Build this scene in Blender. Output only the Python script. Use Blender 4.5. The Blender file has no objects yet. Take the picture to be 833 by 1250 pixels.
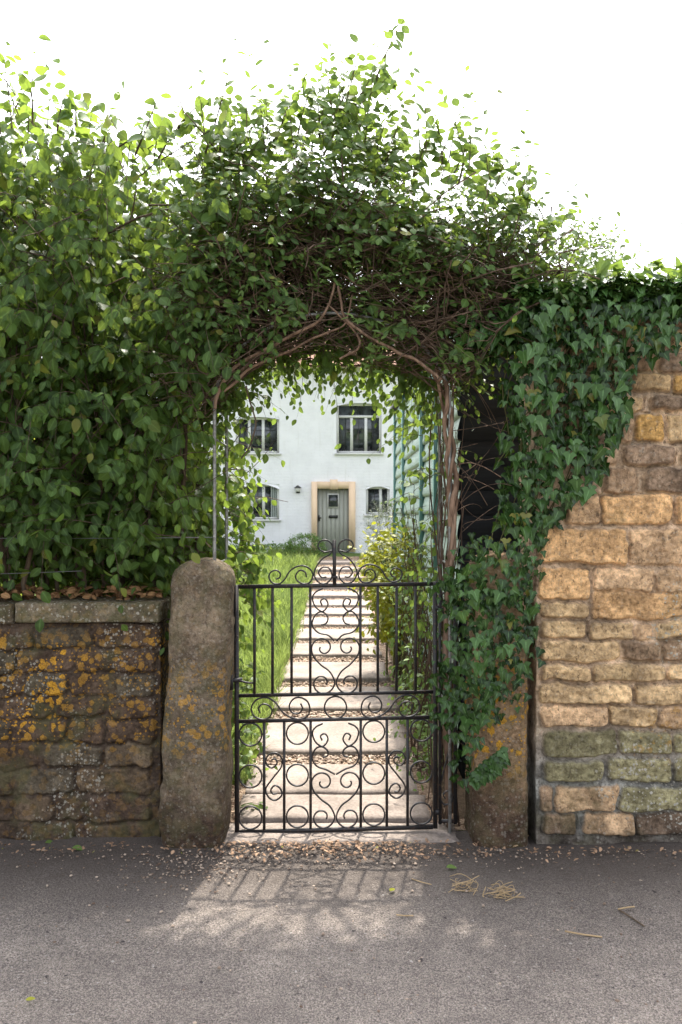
import bpy, math
import numpy as np
from mathutils import Vector

rng = np.random.default_rng(7)
PI = math.pi
scn = bpy.context.scene
COL = scn.collection

# ------------------------------------------------------------------ camera
FPX, CX, CY, CAMZ = 972.0, 416.5, 625.0, 1.55     # focal length in photo pixels, image centre, eye height
cam_d = bpy.data.cameras.new("camera"); cam = bpy.data.objects.new("camera", cam_d); COL.objects.link(cam)
cam.location = (0, 0, CAMZ); cam.rotation_euler = (PI/2, 0, 0)
cam_d.sensor_fit = 'HORIZONTAL'; cam_d.sensor_width = 24; cam_d.lens = 24*FPX/833
cam_d.clip_start = 0.05; cam_d.clip_end = 2000
cam_d.dof.use_dof = True; cam_d.dof.focus_distance = 3.8; cam_d.dof.aperture_fstop = 5.0
scn.camera = cam

# ------------------------------------------------------------------ light
SUN_EL, SUN_AZ = math.radians(62), math.radians(11)
SKY_STRENGTH, SUN_STRENGTH, EXPOSURE = 0.15, 2.0, 2.25
world = bpy.data.worlds.new("World"); scn.world = world; world.use_nodes = True
wn = world.node_tree.nodes; wl = world.node_tree.links
bg = wn["Background"]; sky = wn.new("ShaderNodeTexSky"); sky.sky_type = 'NISHITA'
sky.sun_disc = False; sky.sun_elevation = SUN_EL; sky.sun_rotation = SUN_AZ
sky.air_density = 1.0; sky.dust_density = 5.0; sky.ozone_density = 1.0
hs = wn.new("ShaderNodeHueSaturation"); hs.inputs["Saturation"].default_value = 0.32
wl.new(sky.outputs[0], hs.inputs["Color"]); wl.new(hs.outputs[0], bg.inputs[0]); bg.inputs[1].default_value = SKY_STRENGTH
sd = bpy.data.lights.new("sun", 'SUN'); sun = bpy.data.objects.new("sun", sd); COL.objects.link(sun)
sd.energy = SUN_STRENGTH; sd.angle = math.radians(0.9); sd.color = (1.0, 0.93, 0.82)
tv = -Vector((math.sin(SUN_AZ)*math.cos(SUN_EL), math.cos(SUN_AZ)*math.cos(SUN_EL), math.sin(SUN_EL)))
sun.rotation_euler = tv.to_track_quat('-Z', 'Y').to_euler(); sun.location = (3, 12, 20)
scn.view_settings.view_transform = 'Standard'; scn.view_settings.look = 'None'
scn.view_settings.exposure = EXPOSURE; scn.view_settings.gamma = 1; scn.view_settings.use_curve_mapping = False
scn.render.engine = 'CYCLES'
scn.cycles.use_denoising = True
scn.cycles.max_bounces = 8; scn.cycles.diffuse_bounces = 4; scn.cycles.glossy_bounces = 3
scn.cycles.transmission_bounces = 6; scn.cycles.transparent_max_bounces = 8

# ------------------------------------------------------------------ helpers
def P(px, py, Y):
    return np.array([(px-CX)/FPX*Y, Y, CAMZ-(py-CY)/FPX*Y])
def wx(px, Y): return (px-CX)/FPX*Y
def wz(py, Y): return CAMZ-(py-CY)/FPX*Y

def tagit(o, label=None, cat=None, group=None, kind=None):
    if label: o['label'] = label
    if cat: o['category'] = cat
    if group: o['group'] = group
    if kind: o['kind'] = kind
    return o
def empty(name, loc=(0, 0, 0), **k):
    o = bpy.data.objects.new(name, None); COL.objects.link(o); o.location = loc
    o.empty_display_size = .1
    return tagit(o, **k)
def build(name, V, F, mat, parent=None, attrs=None, smooth=False, **k):
    """V (n,3) array; F list of arrays, each (m, arity)."""
    V = np.asarray(V, dtype=np.float32)
    me = bpy.data.meshes.new(name)
    if not isinstance(F, list): F = [F]
    F = [np.asarray(f, dtype=np.int32) for f in F if len(f)]
    loops = np.concatenate([f.ravel() for f in F])
    tot = np.concatenate([np.full(len(f), f.shape[1], dtype=np.int32) for f in F])
    st = np.concatenate([[0], np.cumsum(tot)[:-1]]).astype(np.int32)
    me.vertices.add(len(V)); me.vertices.foreach_set("co", V.ravel())
    me.loops.add(len(loops)); me.loops.foreach_set("vertex_index", loops)
    me.polygons.add(len(tot)); me.polygons.foreach_set("loop_start", st)
    me.update(calc_edges=True)
    if smooth: me.polygons.foreach_set("use_smooth", np.ones(len(tot), dtype=bool))
    for n, a in (attrs or {}).items():
        a = np.asarray(a, dtype=np.float32)
        if a.ndim == 1:
            at = me.attributes.new(n, 'FLOAT', 'POINT'); at.data.foreach_set("value", a)
        else:
            at = me.attributes.new(n, 'FLOAT_COLOR', 'POINT'); at.data.foreach_set("color", a.ravel())
    me.validate()
    o = bpy.data.objects.new(name, me); COL.objects.link(o)
    if mat: me.materials.append(mat)
    if parent is not None:
        o.parent = parent
        o.location = -Vector(parent_loc(parent))
    return tagit(o, **k)
def parent_loc(p):
    l = Vector((0, 0, 0))
    while p is not None:
        l = l + p.location; p = p.parent
    return l
class MB:
    """collects shapes into one mesh"""
    def __init__(s): s.V = []; s.F = {}; s.n = 0
    def add(s, V, F):
        V = np.asarray(V, float)
        for f in (F if isinstance(F, list) else [F]):
            f = np.asarray(f)
            s.F.setdefault(f.shape[1], []).append(f + s.n)
        s.V.append(V); s.n += len(V); return s
    def box(s, x0, x1, y0, y1, z0, z1):
        V = [(x0,y0,z0),(x1,y0,z0),(x1,y1,z0),(x0,y1,z0),(x0,y0,z1),(x1,y0,z1),(x1,y1,z1),(x0,y1,z1)]
        return s.add(V, np.array([(0,3,2,1),(4,5,6,7),(0,1,5,4),(1,2,6,5),(2,3,7,6),(3,0,4,7)]))
    def bar(s, a, b, w, d=None):
        """square bar from a to b, w wide in the picture plane, d deep"""
        a = np.asarray(a, float); b = np.asarray(b, float); d = d or w
        t = (b-a)/np.linalg.norm(b-a); y = np.array([0, 1.0, 0]); x = np.cross(t, y); x /= np.linalg.norm(x)
        V = [p + x*sx*w/2 + y*sy*d/2 for p in (a, b) for sx, sy in ((-1,-1),(1,-1),(1,1),(-1,1))]
        return s.add(V, np.array([(0,3,2,1),(4,5,6,7),(0,1,5,4),(1,2,6,5),(2,3,7,6),(3,0,4,7)]))
    def tube(s, pts, r, sides=6):
        return s.add(*tube(pts, r, sides))
    def build(s, name, mat, parent=None, **k):
        return build(name, np.concatenate(s.V), [np.concatenate(f) for f in s.F.values()], mat, parent, **k)
def unit(v): return v/np.maximum(np.linalg.norm(v, axis=-1, keepdims=True), 1e-9)
def tube(pts, r, sides=6, closed=False):
    pts = np.asarray(pts, float); n = len(pts); r = np.broadcast_to(np.asarray(r, float), (n,))
    if closed: t = np.roll(pts, -1, 0)-np.roll(pts, 1, 0)
    else: t = np.gradient(pts, axis=0)
    t = unit(t)
    u = np.zeros((n, 3)); prev = np.array([0, 1.0, 0]) if abs(t[0, 1]) < .9 else np.array([1.0, 0, 0])
    for i in range(n):
        p = prev - t[i]*np.dot(prev, t[i]); p /= max(np.linalg.norm(p), 1e-9); u[i] = p; prev = p
    w = np.cross(t, u)
    a = np.arange(sides)/sides*2*PI
    V = (pts[:, None] + r[:, None, None]*(np.cos(a)[None, :, None]*u[:, None] + np.sin(a)[None, :, None]*w[:, None])).reshape(-1, 3)
    m = n if closed else n-1
    i = np.arange(m)[:, None]; j = np.arange(sides)[None]
    i2 = (i+1) % n; j2 = (j+1) % sides
    F = np.stack([i*sides+j, i*sides+j2, i2*sides+j2, i2*sides+j], -1).reshape(-1, 4)
    Fs = [F]
    if not closed: Fs.append(np.array([list(range(sides))[::-1], [(n-1)*sides+q for q in range(sides)]]))
    return V, Fs
def tubes3(pts, r):
    """many thin three-sided stems at once: pts (n,k,3), r (n,k)"""
    n, k, _ = pts.shape
    t = unit(np.gradient(pts, axis=1))
    ref = np.where(np.abs(t[..., 2:3]) < .8, np.array([0, 0, 1.0]), np.array([1.0, 0, 0]))
    u = unit(np.cross(t, ref)); w = np.cross(t, u)
    a = np.arange(3)/3*2*PI
    V = pts[:, :, None] + r[:, :, None, None]*(np.cos(a)[:, None]*u[:, :, None] + np.sin(a)[:, None]*w[:, :, None])
    base = (np.arange(n)*k*3)[:, None, None] + (np.arange(k-1)*3)[None, :, None] + np.zeros(3, int)
    j = np.arange(3); j2 = (j+1) % 3
    F = np.stack([base+j, base+j2, base+3+j2, base+3+j], -1).reshape(-1, 4)
    return V.reshape(-1, 3), F
def catmull(pts, sub=6, closed=False):
    p = np.asarray(pts, float)
    q = np.vstack([p[-1:], p, p[:2]]) if closed else np.vstack([2*p[:1]-p[1:2], p, 2*p[-1:]-p[-2:-1]])
    out = []
    t = np.linspace(0, 1, sub, endpoint=False)[:, None]
    for i in range(len(q)-3):
        a, b, c, d = q[i], q[i+1], q[i+2], q[i+3]
        out.append(.5*((2*b)+(-a+c)*t+(2*a-5*b+4*c-d)*t**2+(-a+3*b-3*c+d)*t**3))
    out = np.vstack(out)
    return out if closed else np.vstack([out, p[-1:]])
def _h(i, j, k, s):
    with np.errstate(over='ignore'):
        v = (i.astype(np.uint32)*np.uint32(374761393)+j.astype(np.uint32)*np.uint32(668265263)+k.astype(np.uint32)*np.uint32(2246822519)+np.uint32(s*3266489917 % 4294967296))
        v = (v ^ (v >> np.uint32(13)))*np.uint32(1274126177); v = v ^ (v >> np.uint32(16))
    return v.astype(np.float64)/4294967295.0
def vnoise(p, s=1):
    p = np.asarray(p, float); f0 = np.floor(p); f = p-f0; f = f*f*(3-2*f); i = f0.astype(np.int64)
    r = 0
    for a in (0, 1):
        for b in (0, 1):
            for c in (0, 1):
                w = (f[..., 0] if a else 1-f[..., 0])*(f[..., 1] if b else 1-f[..., 1])*(f[..., 2] if c else 1-f[..., 2])
                r = r + w*_h(i[..., 0]+a, i[..., 1]+b, i[..., 2]+c, s)
    return r*2-1
def fbm(p, o=4, s=1, g=.5):
    r = 0; a = 1; p = np.asarray(p, float)
    for k in range(o):
        r = r+a*vnoise(p, s+k*17); p = p*2.03; a *= g
    return r
def sstep(a, b, x):
    t = np.clip((x-a)/(b-a), 0, 1); return t*t*(3-2*t)

# ------------------------------------------------------------------ materials
class M:
    """tiny node helper"""
    def __init__(s, name, rough=.6, spec=.3):
        s.m = bpy.data.materials.new(name); s.m.use_nodes = True
        s.n = s.m.node_tree.nodes; s.l = s.m.node_tree.links
        s.b = s.n["Principled BSDF"]; s.out = s.n["Material Output"]
        s.b.inputs["Roughness"].default_value = rough; s.b.inputs["Specular IOR Level"].default_value = spec
        s.tc = s.n.new("ShaderNodeTexCoord")
    def set(s, sock, v):
        if hasattr(v, 'links') or hasattr(v, 'is_linked'): s.l.new(v, sock)
        else:
            if isinstance(v, tuple) and len(v) == 3 and sock.type == 'RGBA': v = v+(1,)
            sock.default_value = v
    def noise(s, scale, detail=4, rough=.55, dist=0, vec=None, stretch=None):
        t = s.n.new("ShaderNodeTexNoise"); t.inputs["Scale"].default_value = scale; t.inputs["Detail"].default_value = detail
        t.inputs["Roughness"].default_value = rough; t.inputs["Distortion"].default_value = dist
        v = vec or s.tc.outputs["Object"]
        if stretch:
            mp = s.n.new("ShaderNodeMapping"); mp.inputs["Scale"].default_value = stretch; s.l.new(v, mp.inputs["Vector"]); v = mp.outputs[0]
        s.l.new(v, t.inputs["Vector"]); return t.outputs["Fac"]
    def voro(s, scale, feature='F1', out="Distance", rand=1):
        t = s.n.new("ShaderNodeTexVoronoi"); t.feature = feature; t.inputs["Scale"].default_value = scale
        t.inputs["Randomness"].default_value = rand
        s.l.new(s.tc.outputs["Object"], t.inputs["Vector"]); return t.outputs[out]
    def ramp(s, v, a, b, lo=0., hi=1.):
        t = s.n.new("ShaderNodeMapRange"); t.interpolation_type = 'SMOOTHSTEP'
        for k, x in (("From Min", a), ("From Max", b), ("To Min", lo), ("To Max", hi)): t.inputs[k].default_value = x
        s.l.new(v, t.inputs["Value"]); return t.outputs[0]
    def math(s, op, a, b=0.):
        t = s.n.new("ShaderNodeMath"); t.operation = op; s.set(t.inputs[0], a); s.set(t.inputs[1], b); return t.outputs[0]
    def mix(s, f, a, b, mode='MIX'):
        t = s.n.new("ShaderNodeMix"); t.data_type = 'RGBA'; t.blend_type = mode
        s.set(t.inputs[0], f); s.set(t.inputs[6], a); s.set(t.inputs[7], b); return t.outputs[2]
    def attr(s, name, out="Fac"):
        t = s.n.new("ShaderNodeAttribute"); t.attribute_name = name; return t.outputs[out]
    def xyz(s):
        t = s.n.new("ShaderNodeSeparateXYZ"); s.l.new(s.tc.outputs["Object"], t.inputs[0]); return t.outputs
    def col(s, v): s.set(s.b.inputs["Base Color"], v); return s
    def rough(s, v): s.set(s.b.inputs["Roughness"], v); return s
    def bump(s, h, strength=.5, dist=.01):
        t = s.n.new("ShaderNodeBump"); t.inputs["Strength"].default_value = strength; t.inputs["Distance"].default_value = dist
        s.l.new(h, t.inputs["Height"]); s.l.new(t.outputs[0], s.b.inputs["Normal"]); return s

def leaf_mat(name, dark, light, trans, tmix=.4, rough=.42, spec=.2, vein=.35):
    m = M(name, rough, spec)
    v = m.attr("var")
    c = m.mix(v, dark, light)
    n = m.noise(60, 2)
    c = m.mix(m.ramp(n, .3, .7, 0, .25), c, tuple(x*1.5 for x in light))
    c = m.mix(m.ramp(m.attr("mid"), .80, 1., 0, vein), c, tuple(min(1, x*2.2+.04) for x in light))   # pale midrib
    c = m.mix(m.ramp(m.attr("age"), .975, .99), c, (.17, .17, .035))                               # the odd yellowing leaf
    m.col(c)
    tr = m.n.new("ShaderNodeBsdfTranslucent")
    tc = m.mix(v, tuple(x*.75 for x in trans), trans); m.l.new(tc, tr.inputs["Color"])
    mx = m.n.new("ShaderNodeMixShader"); mx.inputs[0].default_value = tmix
    m.l.new(m.b.outputs[0], mx.inputs[1]); m.l.new(tr.outputs[0], mx.inputs[2]); m.l.new(mx.outputs[0], m.out.inputs["Surface"])
    return m.m
LEAF_HEDGE = leaf_mat("hedge_leaf", (.008, .024, .005), (.080, .150, .030), (.31, .43, .06), .38, .44, .2)
LEAF_VINE = leaf_mat("vine_leaf", (.010, .027, .006), (.082, .150, .034), (.27, .38, .06), .38, .45, .2)
LEAF_SHOOT = leaf_mat("young_leaf", (.06, .115, .028), (.12, .19, .05), (.22, .31, .05), .36, .5, .25)
LEAF_IVY = leaf_mat("ivy_leaf", (.004, .015, .003), (.052, .112, .028), (.14, .24, .03), .12, .25, .26, .6)
LEAF_GOLD = leaf_mat("golden_leaf", (.09, .11, .014), (.27, .28, .03), (.42, .43, .03), .40)
LEAF_BACK = leaf_mat("far_leaf", (.07, .11, .025), (.17, .22, .05), (.42, .48, .07), .45)
LEAF_BOX = leaf_mat("box_leaf", (.05, .11, .025), (.10, .19, .045), (.22, .34, .05), .35)
LEAF_GREY = leaf_mat("grey_leaf", (.08, .10, .075), (.16, .18, .14), (.2, .25, .12), .25)
GRASS = leaf_mat("grass_blade", (.07, .12, .03), (.16, .21, .06), (.28, .36, .09), .42, .5, .2)
DEAD = leaf_mat("dead_leaf", (.10, .045, .022), (.30, .17, .08), (.2, .1, .04), .1, .7, .15)
LITTER = leaf_mat("litter_leaf", (.085, .048, .03), (.34, .22, .14), (.2, .14, .08), .1, .7, .15)

def bark_mat(name, a, b):
    m = M(name, .85, .15); n = m.noise(25, 5, .6, 1, stretch=(1, 1, .25))
    m.col(m.mix(m.ramp(n, .3, .7), a, b)); m.bump(n, .6, .01); return m.m
BARK = bark_mat("bark", (.05, .034, .024), (.13, .095, .066))
TWIG = bark_mat("dry_twig", (.048, .032, .024), (.165, .112, .080))
VINEWOOD = bark_mat("vine_wood", (.10, .062, .042), (.28, .185, .13))
GREENSTEM = bark_mat("green_stem", (.06, .06, .025), (.13, .12, .05))

def stone_mat(name, moss=.0, lich=(.62, .32, .04), dirt=.65, bumpd=.014):
    m = M(name, .9, .15)
    t = m.attr("tint", "Color")
    n1 = m.noise(9, 5, .65); n2 = m.noise(45, 5, .7); n3 = m.noise(160, 3, .6)
    c = m.mix(1., t, m.mix(m.ramp(n1, .3, .7), (.60, .57, .55), (1.35, 1.30, 1.24)), 'MULTIPLY')
    c = m.mix(1., c, m.mix(m.ramp(n2, .30, .68), (.58, .56, .54), (1.28, 1.28, 1.28)), 'MULTIPLY')
    pit = m.ramp(m.noise(60, 4, .7, stretch=(1, 1, .6)), .57, .66)
    c = m.mix(m.math('MULTIPLY', pit, dirt), c, (.045, .03, .022))
    # lichens grow as separate roundish crusts; masks say where each kind lives
    def spots(scale, lo, hi, keep, seed):
        wv = m.n.new("ShaderNodeVectorMath"); wv.operation = 'ADD'
        nt = m.n.new("ShaderNodeTexNoise"); nt.inputs["Scale"].default_value = scale*1.6; nt.inputs["Detail"].default_value = 3
        m.l.new(m.tc.outputs["Object"], nt.inputs["Vector"])
        sc_ = m.n.new("ShaderNodeVectorMath"); sc_.operation = 'SCALE'; sc_.inputs["Scale"].default_value = .75/scale
        m.l.new(nt.outputs["Color"], sc_.inputs[0]); m.l.new(m.tc.outputs["Object"], wv.inputs[0]); m.l.new(sc_.outputs[0], wv.inputs[1])
        vo = m.n.new("ShaderNodeTexVoronoi"); vo.inputs["Scale"].default_value = scale; m.l.new(wv.outputs[0], vo.inputs["Vector"])
        sp_ = m.n.new("ShaderNodeSeparateColor"); m.l.new(vo.outputs["Color"], sp_.inputs[0])
        rad = m.ramp(sp_.outputs[seed], keep, 1., 0., hi)
        return m.ramp(m.math('SUBTRACT', rad, vo.outputs["Distance"]), 0., lo)
    gl = m.math('MAXIMUM', spots(75, .12, .62, .45, 0), m.ramp(m.noise(55, 5, .65), .60, .68))
    c = m.mix(m.math('MULTIPLY', gl, m.attr("pale")), c, m.mix(n3, (.30, .28, .23), (.52, .49, .42)))
    ol = m.math('MAXIMUM', spots(34, .10, .70, .42, 1), spots(80, .14, .60, .5, 2))
    oc = m.mix(m.ramp(n3, .3, .7), lich, tuple(x*.45 for x in lich))
    c = m.mix(m.math('MULTIPLY', ol, m.attr("lichen")), c, oc)
    ms = m.ramp(m.noise(14, 5, .6), .40, .62)
    c = m.mix(m.math('MULTIPLY', ms, m.attr("moss")), c, (.085, .085, .035))
    m.col(c)
    h = m.math('ADD', m.math('MULTIPLY', n2, 1.), m.math('MULTIPLY', n3, .35))
    m.bump(h, 1., bumpd); return m.m
STONE = stone_mat("rubble_stone")

m = M("wrought_iron", .5, .4); n = m.noise(90, 4, .6); m.col(m.mix(m.ramp(n, .52, .72), (.014, .013, .014), (.075, .042, .026))); m.b.inputs["Metallic"].default_value = .0; m.bump(n, .3, .002); IRON = m.m
m = M("galvanised_pipe", .45, .5); m.col(m.mix(m.ramp(m.noise(40), .4, .6), (.30, .30, .29), (.18, .17, .16))); m.b.inputs["Metallic"].default_value = .4; PIPE = m.m

m = M("asphalt", .88, .25)
agg = m.voro(95); a2 = m.noise(220, 3, .7); big = m.noise(1.3, 5, .6); mid = m.noise(9, 5, .65)
c = m.mix(m.ramp(m.noise(110, 4, .8), .34, .66), (.096, .085, .078), (.222, .198, .183))
c = m.mix(1., c, m.mix(m.ramp(a2, .3, .7), (.5, .5, .5), (1.45, 1.43, 1.40)), 'MULTIPLY')
c = m.mix(1., c, m.mix(m.ramp(big, .3, .7), (.82, .8, .8), (1.16, 1.14, 1.12)), 'MULTIPLY')
c = m.mix(1., c, m.mix(m.ramp(mid, .3, .7), (.86, .86, .86), (1.12, 1.12, 1.1)), 'MULTIPLY')
gr = m.ramp(m.noise(55, 2, .5), .69, .74); c = m.mix(gr, c, (.30, .28, .26))
dk = m.ramp(m.noise(31, 2, .5), .70, .75); c = m.mix(dk, c, (.035, .03, .03))
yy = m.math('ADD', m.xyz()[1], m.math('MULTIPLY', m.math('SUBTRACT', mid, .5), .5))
c = m.mix(m.ramp(yy, 2.85, 3.70, 0, .85), c, (.052, .041, .034))     # soil and grit swept against the walls, plus hedge shade painted into the colour
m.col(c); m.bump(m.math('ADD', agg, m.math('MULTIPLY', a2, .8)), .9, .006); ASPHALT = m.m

m = M("soil", .95, .1); n = m.noise(20, 6, .7); m.col(m.mix(m.ramp(n, .3, .7), (.045, .032, .022), (.12, .085, .055))); m.bump(n, .8, .03); SOIL = m.m
m = M("turf", .95, .1); n = m.noise(12, 6, .7); m.col(m.mix(m.ramp(n, .3, .7), (.05, .085, .022), (.11, .15, .04))); m.bump(n, .8, .05); TURF = m.m
m = M("grit", .95, .1); v = m.voro(70, out="Color"); n = m.noise(8, 5); sp = m.n.new("ShaderNodeSeparateColor"); m.l.new(v, sp.inputs[0])
c = m.mix(sp.outputs[0], (.13, .08, .055), (.33, .25, .18)); m.col(m.mix(1., c, m.mix(n, (.6, .6, .6), (1.2, 1.2, 1.2)), 'MULTIPLY')); m.bump(m.voro(70), 1, .01); GRIT = m.m
m = M("pebble", .8, .25); c = m.mix(m.attr("var"), (.09, .055, .038), (.40, .32, .25)); m.col(c); PEBBLE = m.m
m = M("paving_stone", .85, .2); n = m.noise(4, 6, .65); n2 = m.noise(60, 4, .65)
c = m.mix(m.ramp(n, .3, .7), (.165, .136, .116), (.255, .215, .188)); c = m.mix(1., c, m.mix(m.ramp(n2, .3, .7), (.75, .75, .74), (1.15, 1.15, 1.15)), 'MULTIPLY')
c = m.mix(m.ramp(m.noise(18, 4, .6), .6, .72, 0, .5), c, (.16, .13, .10)); m.col(c); m.bump(n2, .5, .004); PAVING = m.m

m = M("limewashed_brick", .85, .2)
br = m.n.new("ShaderNodeTexBrick"); br.inputs["Scale"].default_value = 1; br.inputs["Brick Width"].default_value = .225; br.inputs["Row Height"].default_value = .075; br.inputs["Mortar Size"].default_value = .006
mp = m.n.new("ShaderNodeMapping"); mp.inputs["Rotation"].default_value = (PI/2, 0, 0); m.l.new(m.tc.outputs["Object"], mp.inputs[0]); m.l.new(mp.outputs[0], br.inputs[0])
n = m.noise(2.2, 6, .65); n2 = m.noise(14, 4, .6)
c = m.mix(m.ramp(n, .3, .75), (.76, .755, .775), (.68, .675, .695)); c = m.mix(m.ramp(n2, .60, .75, 0, .4), c, (.50, .48, .44)); st = m.noise(3, 5, .6, stretch=(4, 1, .35)); c = m.mix(m.ramp(st, .55, .75, 0, .45), c, (.55, .54, .51)); m.col(c)
m.bump(m.math('ADD', m.math('MULTIPLY', br.outputs["Fac"], -1.), n2), .5, .012); LIME = m.m
m = M("yellow_stone", .8, .2); n = m.noise(9, 5); m.col(m.mix(n, (.62, .45, .30), (.74, .56, .39))); m.bump(n, .3, .01); YSTONE = m.m
m = M("sage_paint", .5, .35); m.col(m.mix(m.noise(6), (.27, .275, .235), (.33, .335, .29))); SAGE = m.m
m = M("grey_frame", .5, .35); m.col(m.mix(m.noise(6), (.52, .52, .50), (.64, .64, .61))); FRAME = m.m
m = M("window_glass", .06, .6); n = m.noise(3.5, 3); m.col(m.mix(m.ramp(n, .4, .65), (.012, .015, .017), (.06, .07, .075))); m.bump(m.noise(2.5, 1), .12, .05); GLASS = m.m
m = M("curtain", .9, .1); m.col(m.mix(m.noise(8, stretch=(6, 6, .2)), (.2, .24, .22), (.42, .45, .42))); CURTAIN = m.m
m = M("black_metal", .4, .4); m.col((.02, .02, .02)); BLACK = m.m
m = M("roof_tile", .85, .2); n = m.noise(9, 4, stretch=(1, 4, 4)); m.col(m.mix(n, (.14, .07, .045), (.28, .15, .10))); m.bump(n, .6, .03); TILE = m.m
m = M("green_cladding", .55, .35); n = m.noise(4, 5, .6, stretch=(6, 1, 14)); n2 = m.noise(11, 5, .6)
c = m.mix(m.ramp(n, .3, .7), (.24, .33, .29), (.38, .46, .41)); m.col(m.mix(m.ramp(n2, .55, .75, 0, .5), c, (.16, .22, .19))); m.bump(n, .25, .004); CLAD = m.m
m = M("teal_trim", .5, .4); m.col(m.mix(m.noise(9), (.045, .13, .115), (.085, .19, .17))); TEAL = m.m
m = M("shade_dark_boarding", .75, .2); n = m.noise(5, 5, .6, stretch=(1, 6, 14)); m.col(m.mix(n, (.012, .015, .02), (.03, .034, .042))); m.bump(n, .3, .004); SHADEWOOD = m.m  # near black stands in for deep shade on the shed's road end
m = M("roof_felt", .9, .15); m.col(m.mix(m.noise(30), (.03, .03, .032), (.06, .06, .06))); FELT = m.m
m = M("straw", .7, .25); m.col(m.mix(m.noise(30, 3), (.20, .13, .065), (.44, .33, .19))); STRAW = m.m
m = M("wire", .5, .4); m.col((.10, .10, .10)); WIRE = m.m

# ------------------------------------------------------------------ leaf shapes
def ovate(w=.62, fold=.16, bend=.22):
    t = np.array([0, .14, .34, .58, .80, .93, 1.0]); ww = np.array([0, .55, .95, 1.0, .68, .3, 0])*w/2
    V = []; 
    for a, b in zip(t, ww):
        zc = -bend*a*a
        V += [(-b, a, zc+fold*b), (0, a, zc-.0), (b, a, zc+fold*b)]
    F = []
    for i in range(len(t)-1):
        F += [(3*i, 3*i+1, 3*i+4, 3*i+3), (3*i+1, 3*i+2, 3*i+5, 3*i+4)]
    return np.array(V), np.array(F)
def lance(w=.36, fold=.2, bend=.3):
    t = np.array([0, .25, .6, 1.0]); ww = np.array([.03, .9, .85, 0])*w/2
    V = []
    for a, b in zip(t, ww): V += [(-b, a, -bend*a*a+fold*b), (0, a, -bend*a*a), (b, a, -bend*a*a+fold*b)]
    F = []
    for i in range(len(t)-1): F += [(3*i, 3*i+1, 3*i+4, 3*i+3), (3*i+1, 3*i+2, 3*i+5, 3*i+4)]
    return np.array(V), np.array(F)
def ivyleaf():
    half = [(0, 0), (.13, -.12), (.33, -.12), (.58, .13), (.40, .25), (.31, .36), (.24, .60), (.10, .85), (0, 1.0)]
    mid = [(0, .12), (0, .3), (0, .55)]
    V = [(x, y, .26*abs(x)-.22*y*y) for x, y in half] + [(-x, y, .26*abs(x)-.22*y*y) for x, y in half[1:-1]] + [(x, y, -.22*y*y-.02) for x, y in mid]
    a, b, c = 16, 17, 18
    R = [(0, 1, a), (1, 2, a), (2, 3, b), (2, b, a), (3, 4, b), (4, 5, b), (5, 6, c), (5, c, b), (6, 7, c), (7, 8, c)]
    mp = {0: 0, 8: 8, a: a, b: b, c: c}; mp.update({i: 8+i for i in range(1, 8)})
    L = [(mp[q[1]], mp[q[0]], mp[q[2]]) for q in R]
    return np.array(V), np.array(R+L)
T_OV, T_OVW, T_LA, T_IV = ovate(), ovate(.68, .2, .3), lance(), ivyleaf()
T_OVS = ovate(.5, .2, .3)
def leaves(pos, d, nrm, size, tmpl, wid=None):
    V0, F0 = tmpl; n = len(pos)
    y = unit(d); z = unit(nrm - y*np.sum(nrm*y, -1, keepdims=True)); x = np.cross(y, z)
    size = np.broadcast_to(size, (n,)); wv = size*(wid if wid is not None else rng.uniform(.8, 1.15, n))
    cur = rng.uniform(.3, 1.8, n)
    V = pos[:, None] + (wv[:, None, None]*V0[None, :, 0:1])*x[:, None] + (size[:, None, None]*V0[None, :, 1:2])*y[:, None] + ((size*cur)[:, None, None]*V0[None, :, 2:3])*z[:, None]
    F = F0[None] + (np.arange(n)*len(V0))[:, None, None]
    return V.reshape(-1, 3), F.reshape(-1, F0.shape[1]), len(V0)
class Foliage:
    def __init__(s): s.V = []; s.F = []; s.a = []; s.mid = []; s.age = []; s.n = 0
    def add(s, pos, d, nrm, size, tmpl, var):
        V, F, k = leaves(pos, d, nrm, size, tmpl)
        s.V.append(V); s.F.append(F+s.n); s.a.append(np.repeat(var, k)); s.n += len(V)
        s.mid.append(np.tile((np.abs(tmpl[0][:, 0]) < 1e-6).astype(float), len(pos))); s.age.append(np.repeat(rng.uniform(0, 1, len(pos)), k))
    def build(s, name, mat, parent, **k):
        by = {}
        for f in s.F: by.setdefault(f.shape[1], []).append(f)
        return build(name, np.concatenate(s.V), [np.concatenate(f) for f in by.values()], mat, parent, {"var": np.concatenate(s.a), "mid": np.concatenate(s.mid), "age": np.concatenate(s.age)}, smooth=True, **k)
class Stems:
    def __init__(s): s.V = []; s.F = []; s.n = 0
    def add(s, pts, r):
        V, F = tubes3(pts, r); s.V.append(V); s.F.append(F+s.n); s.n += len(V)
    def build(s, name, mat, parent, **k):
        return build(name, np.concatenate(s.V), [np.concatenate(s.F)], mat, parent, smooth=True, **k)
def rnd(n, s=1.): return rng.normal(0, s, (n, 3))
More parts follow.
